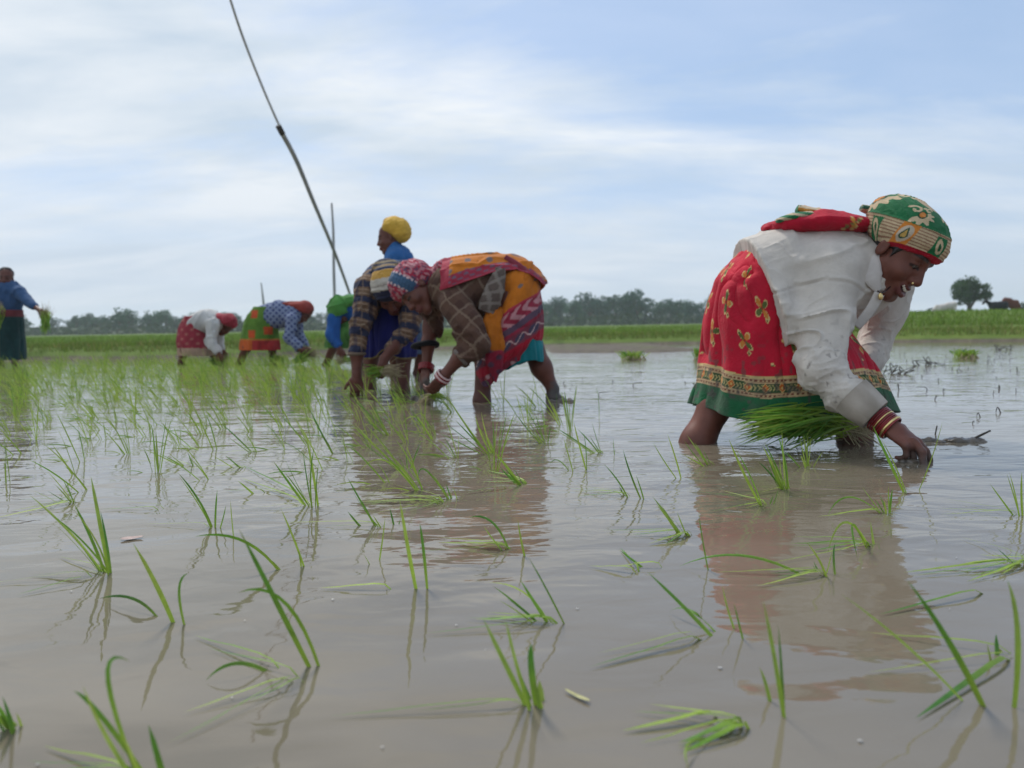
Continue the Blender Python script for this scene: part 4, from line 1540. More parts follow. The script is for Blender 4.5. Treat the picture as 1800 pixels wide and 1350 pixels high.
def woman_orange():
    Y0 = 4.2
    root = thing('person', G(850, 706), 'woman in orange and red sari and brown checked shirt, one heel lifted', 'person', 'women planting rice in the flooded field')
    H = head_frame(P(733, 508, 4.17), -0.50 * RT - 0.80 * UP - 0.42 * fw, -0.85 * RT + 0.50 * UP, 1.12)
    body = Field()
    head(body, H)
    body.cone(H['p'](-0.03, 0, -0.05), P(792, 508, 4.2), 0.055, 0.07, 0.03)
    body.oval([P(905, 505, Y0), P(850, 500, Y0), P(795, 505, Y0)], [0.12, 0.12, 0.10], [0.13, 0.13, 0.14], YD)
    sN, eN, cN, wN = P(800, 535, 4.03), P(838, 604, 3.93), P(808, 629, 3.92), P(779, 662, 3.92)
    sF, eF, cF, wF = P(757, 535, 4.33), P(757, 577, 4.34), P(753, 604, 4.32), P(749, 648, 4.30)
    body.chain([sN, eN, cN, wN], [0.05, 0.042, 0.037, 0.027], 0.03)
    body.chain([sF, eF, cF, wF], [0.05, 0.042, 0.038, 0.027], 0.03)
    hN = nrm(P(760, 686, 3.95) - wN)
    hand(body, wN, hN, RT * 0.7 - UP * 0.2 - fw * 0.75, -1, 1.05, (0.35, 0.45, 0.5, 0.6), 0.8)
    hF = nrm(P(744, 690, 4.22) - wF)
    hand(body, wF, hF, -RT * 0.7 - fw * 0.7, 1, 1.05, (0.3, 0.35, 0.4, 0.45), 0.8)
    w1 = G(847, 706)
    hip1, hip2 = P(895, 530, 4.1), P(910, 530, 4.3)
    k1 = P(852, 630, w1[1] + 0.03)
    body.chain([hip1, k1, w1, w1 + np.array([0, 0, -0.25])], [0.09, 0.052, 0.044, 0.036], 0.04)
    k2, a2 = P(936, 612, 4.25), P(972, 684, 4.2)
    body.chain([hip2, k2, P(952, 646, 4.22), a2], [0.09, 0.060, 0.056, 0.033], 0.04)
    toe = P(992, 706, 4.16)
    body.cone(a2, P(970, 700, 4.19), 0.033, 0.034, 0.02)
    body.cone(P(972, 698, 4.19), toe, 0.034, 0.022, 0.02)
    V, Q = body.mesh(0.005)
    mk('body', V, Q, M_SKIN, root, skin_col(V, H, 0.10, ((P(744, 692, 4.22), 0.11), (P(982, 700, 4.18), 0.12))))
    for q in (-1, 1):
        ball('eye', H['p'](0.0775, q * 0.031, -0.0015), 0.0125 * H['s'], M_EYE, root, None, 10, lambda Vv: np.tile(np.array((0.05, 0.04, 0.035)), (len(Vv), 1)))
    # shirt
    sh = Field()
    sh.oval([P(898, 508, Y0), P(850, 504, Y0), P(800, 506, Y0), P(772, 512, Y0)], [0.165, 0.172, 0.155, 0.08], [0.165, 0.175, 0.19, 0.11], YD, 0.04)
    sh.chain([sN, P(822, 570, 3.96), eN], [0.088, 0.077, 0.068], 0.04)
    sh.chain([eN, cN], [0.066, 0.052], 0.02)
    sh.chain([sF, eF], [0.078, 0.062], 0.04)
    sh.chain([eF, cF], [0.062, 0.052], 0.02)
    sh.half(cN + nrm(cN - eN) * 0.01, eN - cN, 0.004)

    def fold(V):
        t, d = near_seg(V, sN, eN)
        w = sstep(0.13, 0.08, d) * sstep(0.1, 0.6, t)
        t2, d2 = near_seg(V, eN, cN)
        w2 = sstep(0.09, 0.06, d2)
        t3, d3 = near_seg(V, sF, cF)
        w3 = sstep(0.10, 0.07, d3)
        return ridge_folds(V, nrm(RT - UP * 0.4), 0.12, 0.04, 0.011, 3, np.maximum(w, np.maximum(w2, w3))) + ridge_folds(V, UP + 0.3 * RT, 0.3, 0.055, 0.009, 8, sstep(0.08, 0.16, d))
    V, Q = cloth_mesh(sh, 0.0065, [fold])
    c = plaid(V, (0.070, 0.036, 0.027), (0.20, 0.14, 0.10), (0.12, 0.068, 0.047), 0.105, 0.72, 0.13)
    shirt = mk('shirt', V, Q, M_CLOTH, root, c)
    pk = P(872, 510, 4.0)
    V, F = tube([P(880, 472, 4.02), P(872, 500, 3.995), P(862, 530, 3.99), P(856, 548, 4.0)], [0.03, 0.05, 0.055, 0.05], 40, 50, 0.30, RT)
    V = V + vnorm(V, F[0]) * ridge_folds(V, UP, 0.2, 0.03, 0.006, 5)[:, None]
    mk('shirt_tail', V, F, M_CLOTH, shirt, plaid(V, (0.055, 0.04, 0.036), (0.22, 0.19, 0.165), (0.13, 0.10, 0.085), 0.055, 0.1, 0.3))
    d = nrm(cN - eN)
    V, F = torus(cN - d * 0.004, d, 0.043, 0.012, 40, 12)
    mk('cuff', V, F, M_CLOTH, shirt, np.tile(np.array((0.17, 0.14, 0.125)), (len(V), 1)))
    d = nrm(cF - eF)
    V, F = torus(cF + d * 0.006, d + 0.15 * RT, 0.050, 0.017, 40, 12)
    V = V + (RT * 0.0)[None]
    V = V + (np.clip(-(V[:, 0] - cF[0]), 0, 1) * 0.55)[:, None] * np.array([-1, 0, -0.30])
    mk('cuff', V, F, M_CLOTH, shirt, np.tile(np.array((0.012, 0.012, 0.014)), (len(V), 1)))

    # sari: skirt with its woven border
    RED, OR_, TEAL = np.array((0.36, 0.012, 0.03)), np.array((0.50, 0.150, 0.012)), np.array((0.008, 0.185, 0.21))

    def skirt_c(V):
        ref = P(900, 560, Y0)
        x, z = V[:, 0] - ref[0], V[:, 2] - ref[2]
        d = z - 0.62 * x - 0.075 + 0.02 * noise(V * 5, 3)             # measured across the slanting border
        c = np.tile(OR_, (len(V), 1))
        mx, mz = (x * 11) % 1 - 0.5, (d * 10) % 1 - 0.5
        c[(np.hypot(mx, mz * 1.4) < 0.16)] = (0.17, 0.13, 0.12)
        a = d < -0.03
        c[a] = (0.27, 0.025, 0.05)
        flower = a & (d > -0.11) & (np.abs(np.sin(x * 48 + np.sin(d * 70) * 1.3)) > 0.72)
        c[flower] = (0.46, 0.22, 0.24)
        c[(d < -0.03) & (d > -0.042)] = (0.40, 0.03, 0.06)
        c[(d < -0.11) & (d > -0.145)] = (0.10, 0.06, 0.095)
        zig = (d < -0.165) & (d > -0.235)
        c[zig] = (0.17, 0.035, 0.055)
        c[zig & (np.hypot((x * 13) % 1 - 0.5, (d + 0.20) * 16) < 0.36)] = (0.06, 0.05, 0.085)
        c[zig & (np.abs(d + 0.20 + 0.018 * np.sin(x * 82)) < 0.004)] = (0.50, 0.35, 0.33)
        c[d < -0.235] = RED
        low = (d < -0.29) & (x < 0.02)
        c[low] = (0.22, 0.02, 0.04)
        c[low & (np.sin(x * 60 + z * 15) * np.sin(z * 62 - x * 10) > 0.45)] = (0.09, 0.045, 0.075)
        c[low & (np.sin(x * 60 + z * 15 + 2) * np.sin(z * 62 - x * 10 + 1) > 0.75)] = (0.46, 0.27, 0.28)
        return c
    V, Q, U, Hh = skirt([(905, 462, Y0, 30, 0.12), (907, 500, Y0, 41, 0.175), (906, 545, Y0, 46, 0.195), (900, 590, Y0, 51, 0.20), (893, 628, Y0, 53, 0.20), (884, 655, Y0, 44, 0.17)], 300, 120, 0.03, 5, 9)
    # the hem climbs on the right where the teal petticoat shows
    r = np.clip((V[:, 0] - P(868, 600, Y0)[0]) / 0.23, 0, 1)
    V = V + np.array([0, 0, 1.0]) * (r ** 1.3 * 0.155 * sstep(0.26, 0.0, Hh))[:, None]
    V = V + np.array([-0.25, 0, -1.0]) * (sstep(0.14, 0.0, Hh) * np.exp(-((V[:, 0] - P(862, 650, Y0)[0]) / 0.045) ** 2) * 0.07)[:, None]
    sc_ = skirt_c(V)
    V = V + vnorm(V, Q) * ridge_folds(V, nrm(RT * 0.5 + UP), 0.35, 0.06, 0.014, 77)[:, None]
    mk('sari_skirt', *thicken(V, Q, 0.004), M_SARI, root, np.concatenate([sc_, sc_]))
    V, Q, U, Hh = skirt([(905, 560, Y0, 38, 0.15), (912, 600, 4.2, 40, 0.155), (918, 636, 4.2, 37, 0.14)], 200, 60, 0.05, 8, 11, 0.012)
    V = V - np.array([0, 0, 1.0]) * (np.clip((P(925, 600, Y0)[0] - V[:, 0]) / 0.1, -0.5, 1) * 0.03 * sstep(0.12, 0, Hh))[:, None]
    mk('petticoat', *thicken(V, Q, 0.004), M_SARI, root, np.tile(TEAL, (2 * len(V), 1)))
    # loose end hanging in front
    V, F = tube([P(872, 540, 4.02), P(862, 575, 3.99), P(866, 610, 3.99), P(870, 640, 4.0), P(872, 672, 4.02)], [0.045, 0.055, 0.060, 0.045, 0.010], 40, 60, 0.38, RT)
    Qm = F[0]
    V = V + vnorm(V, Qm)[:, :] * ridge_folds(V, UP, 0.3, 0.028, 0.012, 4)[:, None]
    z = V[:, 2]
    c = np.tile(OR_ * 0.9, (len(V), 1))
    m = z < P(866, 616, 4)[2]
    c[m] = (0.28, 0.02, 0.045)
    c[m & (np.sin(V[:, 0] * 70) * np.sin(z * 80) > 0.4)] = (0.11, 0.045, 0.08)
    mk('sari_end', V, F, M_SARI, root, c)
    # sheet over the back, falling over the hip
    V, Q, U, Wd, E = drape([P(778, 505, Y0), P(800, 506, Y0), P(850, 504, Y0), P(900, 510, Y0), P(932, 535, Y0)], [0.14, 0.155, 0.172, 0.172, 0.13], [0.16, 0.215, 0.185, 0.185, 0.17], [-70, -80, -80, -80, -80], [100, 92, 76, 56, 30], 90, 110, 0.018)
    V = V + vnorm(V, Q) * ridge_folds(V, nrm(RT + 0.15 * UP), 0.5, 0.05, 0.008, 14)[:, None]
    c = np.tile(OR_, (len(V), 1))
    mx, my = (U * 9.5) % 1 - 0.5, (Wd * 10) % 1 - 0.5
    c[np.hypot(mx, my * 0.8) < 0.17] = (0.16, 0.12, 0.12)
    e = E < 0.13
    c[e] = (0.30, 0.03, 0.055)
    c[e & (np.sin(U * 95) * np.sin(E * 90) > 0.3)] = (0.16, 0.09, 0.13)
    c[(E < 0.012)] = (0.42, 0.05, 0.08)
    c[U < 0.05] = (0.33, 0.03, 0.055)
    mk('shawl_over_back', *thicken(V, Q, 0.004), M_SARI, root, np.concatenate([c, c]))
    # border hem standing off the hip in a loop
    V, F = tube([P(888, 452, 4.08), P(915, 470, 4.05), P(938, 496, 4.1), P(946, 512, 4.2)], [0.016, 0.018, 0.018, 0.012], 14, 50, 0.5, UP)
    mk('sari_border', V, F, M_SARI, root, np.tile(np.array((0.22, 0.035, 0.055)), (len(V), 1)))
    # headscarf
    f = Field()
    hs = H['s']
    ax = (H['F'], H['S'], H['U'])
    sc = H['p'](-0.01, 0, 0.055)
    f.ell(sc, np.array((0.118, 0.094, 0.098)) * hs, ax, 0.02)
    f.ell(H['p'](-0.055, 0, 0.03), np.array((0.085, 0.085, 0.10)) * hs, ax, 0.03)
    f.ell(P(783, 478, 4.17), (0.075, 0.075, 0.07), None, 0.04)
    en = nrm(H['U'] - 0.9 * H['F'])
    f.half(H['p'](0.055, 0, 0.0), nrm(H['U'] * 0.75 - H['F'] * 0.65), 0.006)
    V, Q = cloth_mesh(f, 0.006, [lambda V: ridge_folds(V, nrm(RT * 0.8 - UP * 0.5), 0.25, 0.045, 0.010, 21)])
    k = (V - sc) @ nrm(0.45 * RT + 0.9 * UP)
    al = (V - sc) @ nrm(0.9 * RT - 0.45 * UP)
    c = np.tile(np.array((0.34, 0.022, 0.05)), (len(V), 1))
    tr = noise(np.stack([al * 75, k * 100, 0 * k], 1), 5) * 1.3
    c[tr > 0.35] = (0.44, 0.20, 0.22)
    c[tr < -0.5] = (0.12, 0.06, 0.10)
    b = (k > -0.055) & (k < 0.012) & (al < 0.06)
    c[b] = (0.055, 0.115, 0.20)
    c[b & (np.abs((k * 110 + al * 10) % 1 - 0.5) > 0.38)] = (0.03, 0.06, 0.11)
    ed = (np.abs(k - 0.012) < 0.006) & (al < 0.07) | (np.abs(k + 0.055) < 0.006) & (al < 0.06)
    c[ed & (np.sin(al * 260) > -0.2)] = (0.55, 0.42, 0.42)
    mk('headscarf', V, Q, M_SARI, root, c)
    f = Field()
    f.ell(H['p'](-0.012, 0, 0.042), np.array((0.098, 0.079, 0.084)) * hs, ax, 0.01)
    f.half(H['p'](0.035, 0, 0.0), -H['F'], 0.004)
    f.half(H['p'](0, 0, -0.06), H['U'], 0.004)
    V, Q = f.mesh(0.007)
    mk('hair', V, Q, M_HAIR, root)
    limb_rings(root, wN - hN * 0.012, hN, 4, 0.040, (M_PINK_BANGLE, M_RED_BANGLE), 0.010, 0.0042)
    limb_rings(root, wF - hF * 0.018, hF, 4, 0.042, (M_RED_BANGLE,), 0.010, 0.0052)


# ------------------------------------------------------------------ the woman in the blue sari behind her
def woman_blue():
    root = thing('person', G(690, 690), 'woman in blue sari and checked shirt with striped headscarf reaching one arm straight down', 'person', 'women planting rice in the flooded field')
    H = head_frame(P(686, 512, 4.72), -UP * 0.82 - fw * 0.55 + RT * 0.12, UP * 0.5 - fw * 0.8 - 0.10 * RT, 1.1)
    body = Field()
    head(body, H)
    body.cone(H['p'](-0.03, 0, -0.05), P(682, 505, 4.85), 0.055, 0.07, 0.03)
    body.oval([P(695, 520, 5.25), P(690, 505, 5.05), P(684, 512, 4.88)], [0.12, 0.12, 0.10], [0.14, 0.13, 0.15], RT)
    sL, eL, cL, wL = P(650, 508, 4.8), P(634, 572, 4.68), P(627, 622, 4.64), P(627, 660, 4.62)
    sR, eR, cR, wR = P(716, 530, 4.82), P(717, 578, 4.74), P(692, 610, 4.65), P(675, 632, 4.6)
    body.chain([sL, eL, cL, wL], [0.055, 0.045, 0.040, 0.029], 0.03)
    body.chain([sR, eR, cR, wR], [0.055, 0.045, 0.038, 0.028], 0.03)
    hL = nrm(P(627, 700, 4.6) - wL)
    hand(body, wL, hL, -fw + 0.2 * RT, 1, 1.08, (0.25, 0.35, 0.4, 0.5), 0.7)
    hR = nrm(P(671, 655, 4.58) - wR)
    hand(body, wR, hR, RT * 0.8 - fw * 0.6, -1, 1.05, (0.9, 1.0, 1.0, 1.0), 0.9)
    w1, w2 = G(708, 689), G(650, 684)
    body.chain([P(712, 540, 5.2), P(710, 622, w1[1] + 0.05), w1, w1 - np.array([0, 0, 0.25])], [0.09, 0.050, 0.042, 0.035], 0.04)
    body.chain([P(668, 540, 5.2), P(652, 630, w2[1] + 0.05), w2, w2 - np.array([0, 0, 0.25])], [0.09, 0.048, 0.040, 0.035], 0.04)
    V, Q = body.mesh(0.0055)
    mk('body', V, Q, M_SKIN, root, skin_col(V, H, 0.1))
    for q in (-1, 1):
        ball('eye', H['p'](0.0775, q * 0.031, -0.0015), 0.0125 * H['s'], M_EYE, root, None, 10, lambda Vv: np.tile(np.array((0.05, 0.04, 0.035)), (len(Vv), 1)))
    sh = Field()
    sh.oval([P(694, 520, 5.25), P(686, 503, 5.05), P(682, 506, 4.86)], [0.15, 0.17, 0.13], [0.16, 0.185, 0.19], RT, 0.05)
    sh.chain([sL, P(643, 540, 4.74), eL], [0.085, 0.078, 0.068], 0.045)
    sh.chain([eL, cL], [0.067, 0.058], 0.02)
    sh.chain([sR, P(720, 555, 4.78), eR], [0.08, 0.072, 0.062], 0.045)
    sh.chain([eR, cR], [0.060, 0.050], 0.02)
    sh.half(cL, np.array([0, 0, 1.0]) + 0.1 * RT, 0.004)
    V, Q = cloth_mesh(sh, 0.0075, [lambda V: ridge_folds(V, nrm(RT + UP * 0.35), 0.14, 0.045, 0.014, 3, (V[:, 2] < P(680, 520, 4.8)[2]) * 1.0), lambda V: ridge_folds(V, UP, 0.3, 0.06, 0.009, 9)])
    x = V @ nrm(eL - sL)
    c = np.tile(np.array((0.03, 0.035, 0.065)), (len(V), 1))
    k = (x / 0.105) % 1
    c[(k > 0.40)] = (0.16, 0.10, 0.065)
    c[(k > 0.52) & (k < 0.60)] = (0.27, 0.19, 0.13)
    c[(k > 0.80) & (k < 0.88)] = (0.27, 0.20, 0.14)
    y = (V[:, 0] / 0.09) % 1
    c = lerp_c(c, (0.02, 0.022, 0.05), ((y > 0.1) & (y < 0.35)) * 0.55)
    c = lerp_c(c, (0.24, 0.17, 0.12), ((y > 0.6) & (y < 0.68)) * 0.6)
    upper = V[:, 1] > 4.9
    c[upper & (k < 0.5)] = (0.035, 0.06, 0.13)
    shirt = mk('shirt', V, Q, M_CLOTH, root, c)
    d = np.array([0, 0, -1.0])
    V, F = torus(cL, d, 0.050, 0.010, 36, 10)
    mk('cuff', V, F, M_CLOTH, shirt, np.tile(np.array((0.15, 0.11, 0.08)), (len(V), 1)))
    BLUE = np.array((0.014, 0.016, 0.125))
    V, Q, U, Hh = skirt([(690, 500, 5.1, 32, 0.16), (686, 545, 5.03, 42, 0.20), (685, 585, 5.0, 46, 0.21), (685, 612, 5.0, 48, 0.21), (684, 630, 5.0, 47, 0.2)], 260, 100, 0.045, 7, 8)
    mid = np.exp(-((V[:, 0] - P(685, 620, 5)[0]) / 0.05) ** 2)
    V = V + np.array([0, 0, 1.0]) * (mid * 0.06 * sstep(0.15, 0, Hh))[:, None]
    V = V + vnorm(V, Q) * ridge_folds(V, UP, 0.4, 0.05, 0.007, 4)[:, None]
    c = np.tile(BLUE, (len(V), 1))
    c[Hh < 0.012] = (0.20, 0.15, 0.06)
    mk('sari_skirt', *thicken(V, Q, 0.004), M_SARI, root, np.concatenate([c, c]))
    f = Field()
    hs = H['s']
    ax = (H['F'], H['S'], H['U'])
    sc = H['p'](-0.01, 0, 0.05)
    f.ell(sc, np.array((0.122, 0.100, 0.104)) * hs, ax, 0.02)
    f.ell(P(680, 478, 4.82), (0.10, 0.10, 0.085), None, 0.04)
    f.half(H['p'](0.06, 0, 0.0), nrm(H['U'] * 0.8 - H['F'] * 0.6), 0.006)
    V, Q = cloth_mesh(f, 0.007, [lambda V: ridge_folds(V, RT, 0.25, 0.045, 0.010, 33)])
    z = V[:, 2] + 0.10 * (V[:, 0] - P(686, 500, 4.7)[0]) - P(686, 500, 4.7)[2] + 0.015 * np.sin((V[:, 0]) * 20)
    c = np.tile(np.array((0.02, 0.022, 0.05)), (len(V), 1))
    c[(z > -0.05) & (z < 0.03)] = (0.46, 0.42, 0.36)
    c[(z > -0.02) & (z < -0.012)] = (0.25, 0.22, 0.19)
    c[(z >= 0.03) & (z < 0.085)] = (0.46, 0.26, 0.05)
    c[(z >= 0.085) & (z < 0.105)] = (0.02, 0.03, 0.07)
    c[(z >= 0.105) & (z < 0.125)] = (0.22, 0.15, 0.07)
    c[(z >= 0.14) & (z < 0.155)] = (0.22, 0.17, 0.10)
    mk('headscarf', V, Q, M_SARI, root, c)


# ------------------------------------------------------------------ the figures further off
def far_person(label, foot, hd, torso, arms, legs, skirt_keys, cols, scarf, h=0.011, group='women planting rice in the flooded field', scarf_cut=None, extra=None, hem=None):
    """hd: (px,py,Y, F, U); torso: points and radii of the shirt; arms: list of joint lists; legs likewise; cols: (shirt fn, skirt fn, scarf fn)."""
    root = thing('person', G(*foot), label, 'person', group)
    H = head_frame(P(*hd[0]), hd[1], hd[2], 1.08)
    body = Field()
    head(body, H)
    tp, ta, tb, tside = torso
    tp = [P(*q) for q in tp]
    body.cone(H['p'](-0.02, 0, -0.05), tp[-1], 0.055, 0.06, 0.03)
    body.oval(tp, [a * 0.8 for a in ta], [b * 0.8 for b in tb], tside)
    sh = Field()
    sh.oval(tp, ta, tb, tside, 0.05)
    for a in arms:
        J = [P(*q) for q in a['j']]
        body.chain(J, [0.052, 0.043, 0.027], 0.03)
        d = nrm(P(*a['hand']) - J[-1])
        hand(body, J[-1], d, np.asarray(a.get('back', -fw)), a.get('side', 1), 1.08, (0.5, 0.6, 0.6, 0.7), 0.7)
        e = J[1] + (J[2] - J[1]) * a.get('sleeve', 0.75)
        sh.chain([J[0], J[1], e], [0.082, 0.066, 0.052], 0.04)
    for lg in legs:
        J = [P(*q) for q in lg[:-1]] + [G(*lg[-1])]
        J[-1] = J[-1]
        body.chain(J + [J[-1] + np.array([0, 0, -0.25])], [0.088] + [0.056] * (len(J) - 2) + [0.042, 0.036], 0.04)
    V, Q = body.mesh(h * 0.8)
    mk('body', V, Q, M_SKIN, root, skin_col(V, H, 0.1))
    V, Q = cloth_mesh(sh, h, [lambda V: ridge_folds(V, UP + 0.3 * RT, 0.25, 0.07, 0.014, 3)])
    mk('shirt', V, Q, M_CLOTH, root, cols[0](V))
    if skirt_keys:
        V, Q, U, Hh = skirt(skirt_keys, 160, 60, 0.04, 4, 8)
        V = V + vnorm(V, Q) * ridge_folds(V, UP, 0.4, 0.08, 0.016, 4)[:, None]
        c = cols[1](V, Hh, U)
        mk('sari_skirt', *thicken(V, Q, 0.005), M_SARI, root, np.concatenate([c, c]))
    if scarf:
        f = Field()
        for c_, r_ in scarf:
            f.ell(P(*c_), r_, None, 0.04)
        if scarf_cut is not None:
            f.half(P(*scarf_cut[0]), scarf_cut[1], 0.006)
        V, Q = cloth_mesh(f, h * 0.8, [lambda V: ridge_folds(V, RT + 0.4 * UP, 0.25, 0.055, 0.015, 33)])
        mk('headscarf', V, Q, M_SARI, root, cols[2](V))
    return root, H


def flat(c):
    c = np.array(c)
    return lambda V, *a: np.tile(c, (len(V), 1)) * (1 + 0.12 * noise(V * 12, 4))[:, None]


def build_far_people():
    dn = -UP * 0.8
    # yellow turban, standing behind the blue sari
    far_person('person standing in blue top with a yellow turban behind the stooping women', (700, 657),
               ((686, 419, 6.7), -RT * 0.97 - UP * 0.2 - fw * 0.1, UP - 0.2 * RT, ),
               ([(702, 530, 6.75), (702, 490, 6.72), (701, 458, 6.7), (694, 434, 6.7)], [0.15, 0.145, 0.125, 0.060], [0.17, 0.16, 0.17, 0.075], YD),
               [dict(j=[(692, 454, 6.56), (680, 486, 6.5), (672, 512, 6.5)], hand=(664, 522, 6.5)), dict(j=[(708, 454, 6.84), (716, 488, 6.86), (706, 516, 6.8)], hand=(694, 524, 6.75))],
               [[(695, 540, 6.6), (692, 600, 6.6), (694, 657)], [(708, 540, 6.8), (742, 610, 6.72), (735, 657)]],
               [(702, 500, 6.72, 30, 0.16), (701, 550, 6.72, 36, 0.19), (702, 600, 6.72, 39, 0.2), (703, 622, 6.72, 40, 0.2)],
               (flat((0.035, 0.125, 0.32)), flat((0.03, 0.06, 0.11)), flat((0.56, 0.34, 0.05))),
               [((699, 402, 6.7), (0.125, 0.12, 0.098)), ((706, 412, 6.7), (0.085, 0.11, 0.085)), ((686, 399, 6.68), (0.075, 0.1, 0.06)), ((690, 392, 6.7), (0.06, 0.07, 0.05))], 0.009, 'people standing in the flooded field')
    # green headscarf, half hidden by the brown sleeve
    far_person('woman in blue top and green skirt with a bright green headscarf beside the brown sleeve', (572, 641),
               ((600, 551, 8.5), dn - fw * 0.5 - RT * 0.2, UP * 0.2 - fw * 0.6 - RT * 0.55),
               ([(648, 562, 8.7), (628, 548, 8.6), (606, 545, 8.55)], [0.15, 0.16, 0.12], [0.17, 0.18, 0.15], YD),
               [dict(j=[(588, 560, 8.4), (584, 588, 8.35), (596, 612, 8.3)], hand=(606, 631, 8.3)), dict(j=[(622, 562, 8.75), (624, 592, 8.7), (626, 612, 8.6)], hand=(622, 632, 8.5))],
               [[(640, 580, 8.6), (590, 602, 8.5), (573, 641)], [(645, 580, 8.8), (632, 610, 8.7), (640, 640)]],
               [(640, 560, 8.65, 22, 0.16), (620, 578, 8.6, 34, 0.2), (605, 596, 8.55, 29, 0.2), (600, 611, 8.55, 26, 0.2)],
               (flat((0.02, 0.085, 0.27)), flat((0.055, 0.15, 0.03)), lambda V: lerp_c(flat((0.075, 0.24, 0.05))(V), (0.02, 0.15, 0.20), sstep(0.0, 0.04, V[:, 2] - P(600, 521, 8.5)[2]) * 0.7)),
               [((594, 541, 8.42), (0.11, 0.12, 0.145)), ((616, 529, 8.5), (0.12, 0.13, 0.09)), ((630, 528, 8.55), (0.10, 0.12, 0.07))], 0.011,
               scarf_cut=((600, 556, 8.45), UP + 0.35 * (-RT) * 0 + 0.55 * (-RT)))
    # grey printed shirt, green and orange sari
    def print_c(V):
        c = np.tile(np.array((0.20, 0.235, 0.34)), (len(V), 1))
        m = (np.sin(V[:, 0] * 85 + V[:, 1] * 20) * np.sin(V[:, 2] * 85 + V[:, 1] * 20)) > 0.35
        c[m] = (0.035, 0.05, 0.16)
        return c

    def green_orange(V, Hh, U):
        c = np.tile(np.array((0.10, 0.20, 0.028)), (len(V), 1))
        ref = P(455, 573, 9.2)
        x, z = V[:, 0] - ref[0], V[:, 2] - ref[2]
        for (a, b) in ((0.01, 0.14), (-0.02, -0.10), (-0.20, 0.05), (0.16, -0.06)):
            c[(np.abs(x - a) < 0.042) & (np.abs(z - b) < 0.05)] = (0.48, 0.075, 0.02)
        c[Hh < 0.125] = (0.36, 0.03, 0.03)
        c[(Hh < 0.125) & (x < -0.02)] = (0.50, 0.10, 0.02)
        c[(Hh > 0.12) & (Hh < 0.14)] = (0.46, 0.16, 0.03)
        return c
    far_person('woman in grey printed shirt and green sari with orange patches, red headscarf', (450, 640),
               ((533, 548, 9.2), RT * 0.55 - UP * 0.8 - fw * 0.1, RT * 0.75 + UP * 0.5),
               ([(466, 560, 9.2), (492, 553, 9.2), (518, 553, 9.2)], [0.17, 0.165, 0.12], [0.17, 0.18, 0.16], YD),
               [dict(j=[(512, 562, 9.02), (508, 593, 8.95), (527, 614, 8.9)], hand=(543, 617, 8.9), sleeve=0.8), dict(j=[(522, 564, 9.4), (524, 590, 9.4), (540, 612, 9.3)], hand=(550, 622, 9.2), sleeve=0.8)],
               [[(455, 575, 9.1), (434, 610, 9.1), (420, 641)], [(465, 575, 9.3), (478, 606, 9.3), (480, 639)]],
               [(466, 540, 9.2, 17, 0.13), (460, 562, 9.2, 26, 0.18), (458, 585, 9.2, 29, 0.2), (458, 603, 9.2, 32, 0.2), (458, 615, 9.2, 33, 0.2)],
               (print_c, green_orange, flat((0.27, 0.045, 0.035))),
               [((534, 542, 9.18), (0.115, 0.12, 0.10)), ((516, 537, 9.2), (0.14, 0.13, 0.055)), ((499, 536, 9.2), (0.12, 0.12, 0.035))], 0.011,
               scarf_cut=((534, 550, 9.2), nrm(UP * 0.8 + RT * 0.35)))
    # white shirt, red sari, far left
    def red_beige(V, Hh, U):
        c = np.tile(np.array((0.27, 0.03, 0.045)), (len(V), 1))
        c[(np.sin(V[:, 0] * 48) * np.sin(V[:, 2] * 52) > 0.6)] = (0.36, 0.12, 0.10)
        c[Hh < 0.10] = (0.40, 0.27, 0.19)
        return c
    far_person('small distant woman in white shirt and faded red sari with red headscarf', (345, 641),
               ((396, 571, 9.7), RT * 0.45 - UP * 0.85 - fw * 0.35, RT * 0.75 + UP * 0.5 - 0.3 * fw),
               ([(347, 571, 9.7), (364, 566, 9.7), (382, 569, 9.7)], [0.155, 0.16, 0.12], [0.17, 0.18, 0.16], YD),
               [dict(j=[(374, 571, 9.52), (370, 600, 9.46), (384, 621, 9.4)], hand=(391, 636, 9.4), sleeve=0.85), dict(j=[(385, 575, 9.88), (384, 600, 9.85), (390, 616, 9.8)], hand=(398, 628, 9.7), sleeve=0.8)],
               [[(335, 585, 9.6), (324, 615, 9.6), (318, 641)], [(345, 585, 9.8), (372, 612, 9.8), (380, 640)]],
               [(343, 556, 9.7, 15, 0.13), (340, 575, 9.7, 22, 0.18), (341, 595, 9.7, 27, 0.2), (344, 612, 9.7, 29, 0.2), (346, 625, 9.7, 30, 0.2)],
               (flat((0.50, 0.49, 0.47)), red_beige, flat((0.29, 0.03, 0.045))),
               [((402, 565, 9.64), (0.105, 0.11, 0.105)), ((390, 558, 9.7), (0.10, 0.12, 0.05)), ((378, 556, 9.7), (0.08, 0.1, 0.035))], 0.012,
               scarf_cut=((400, 573, 9.65), nrm(UP * 0.9 + RT * 0.4)))
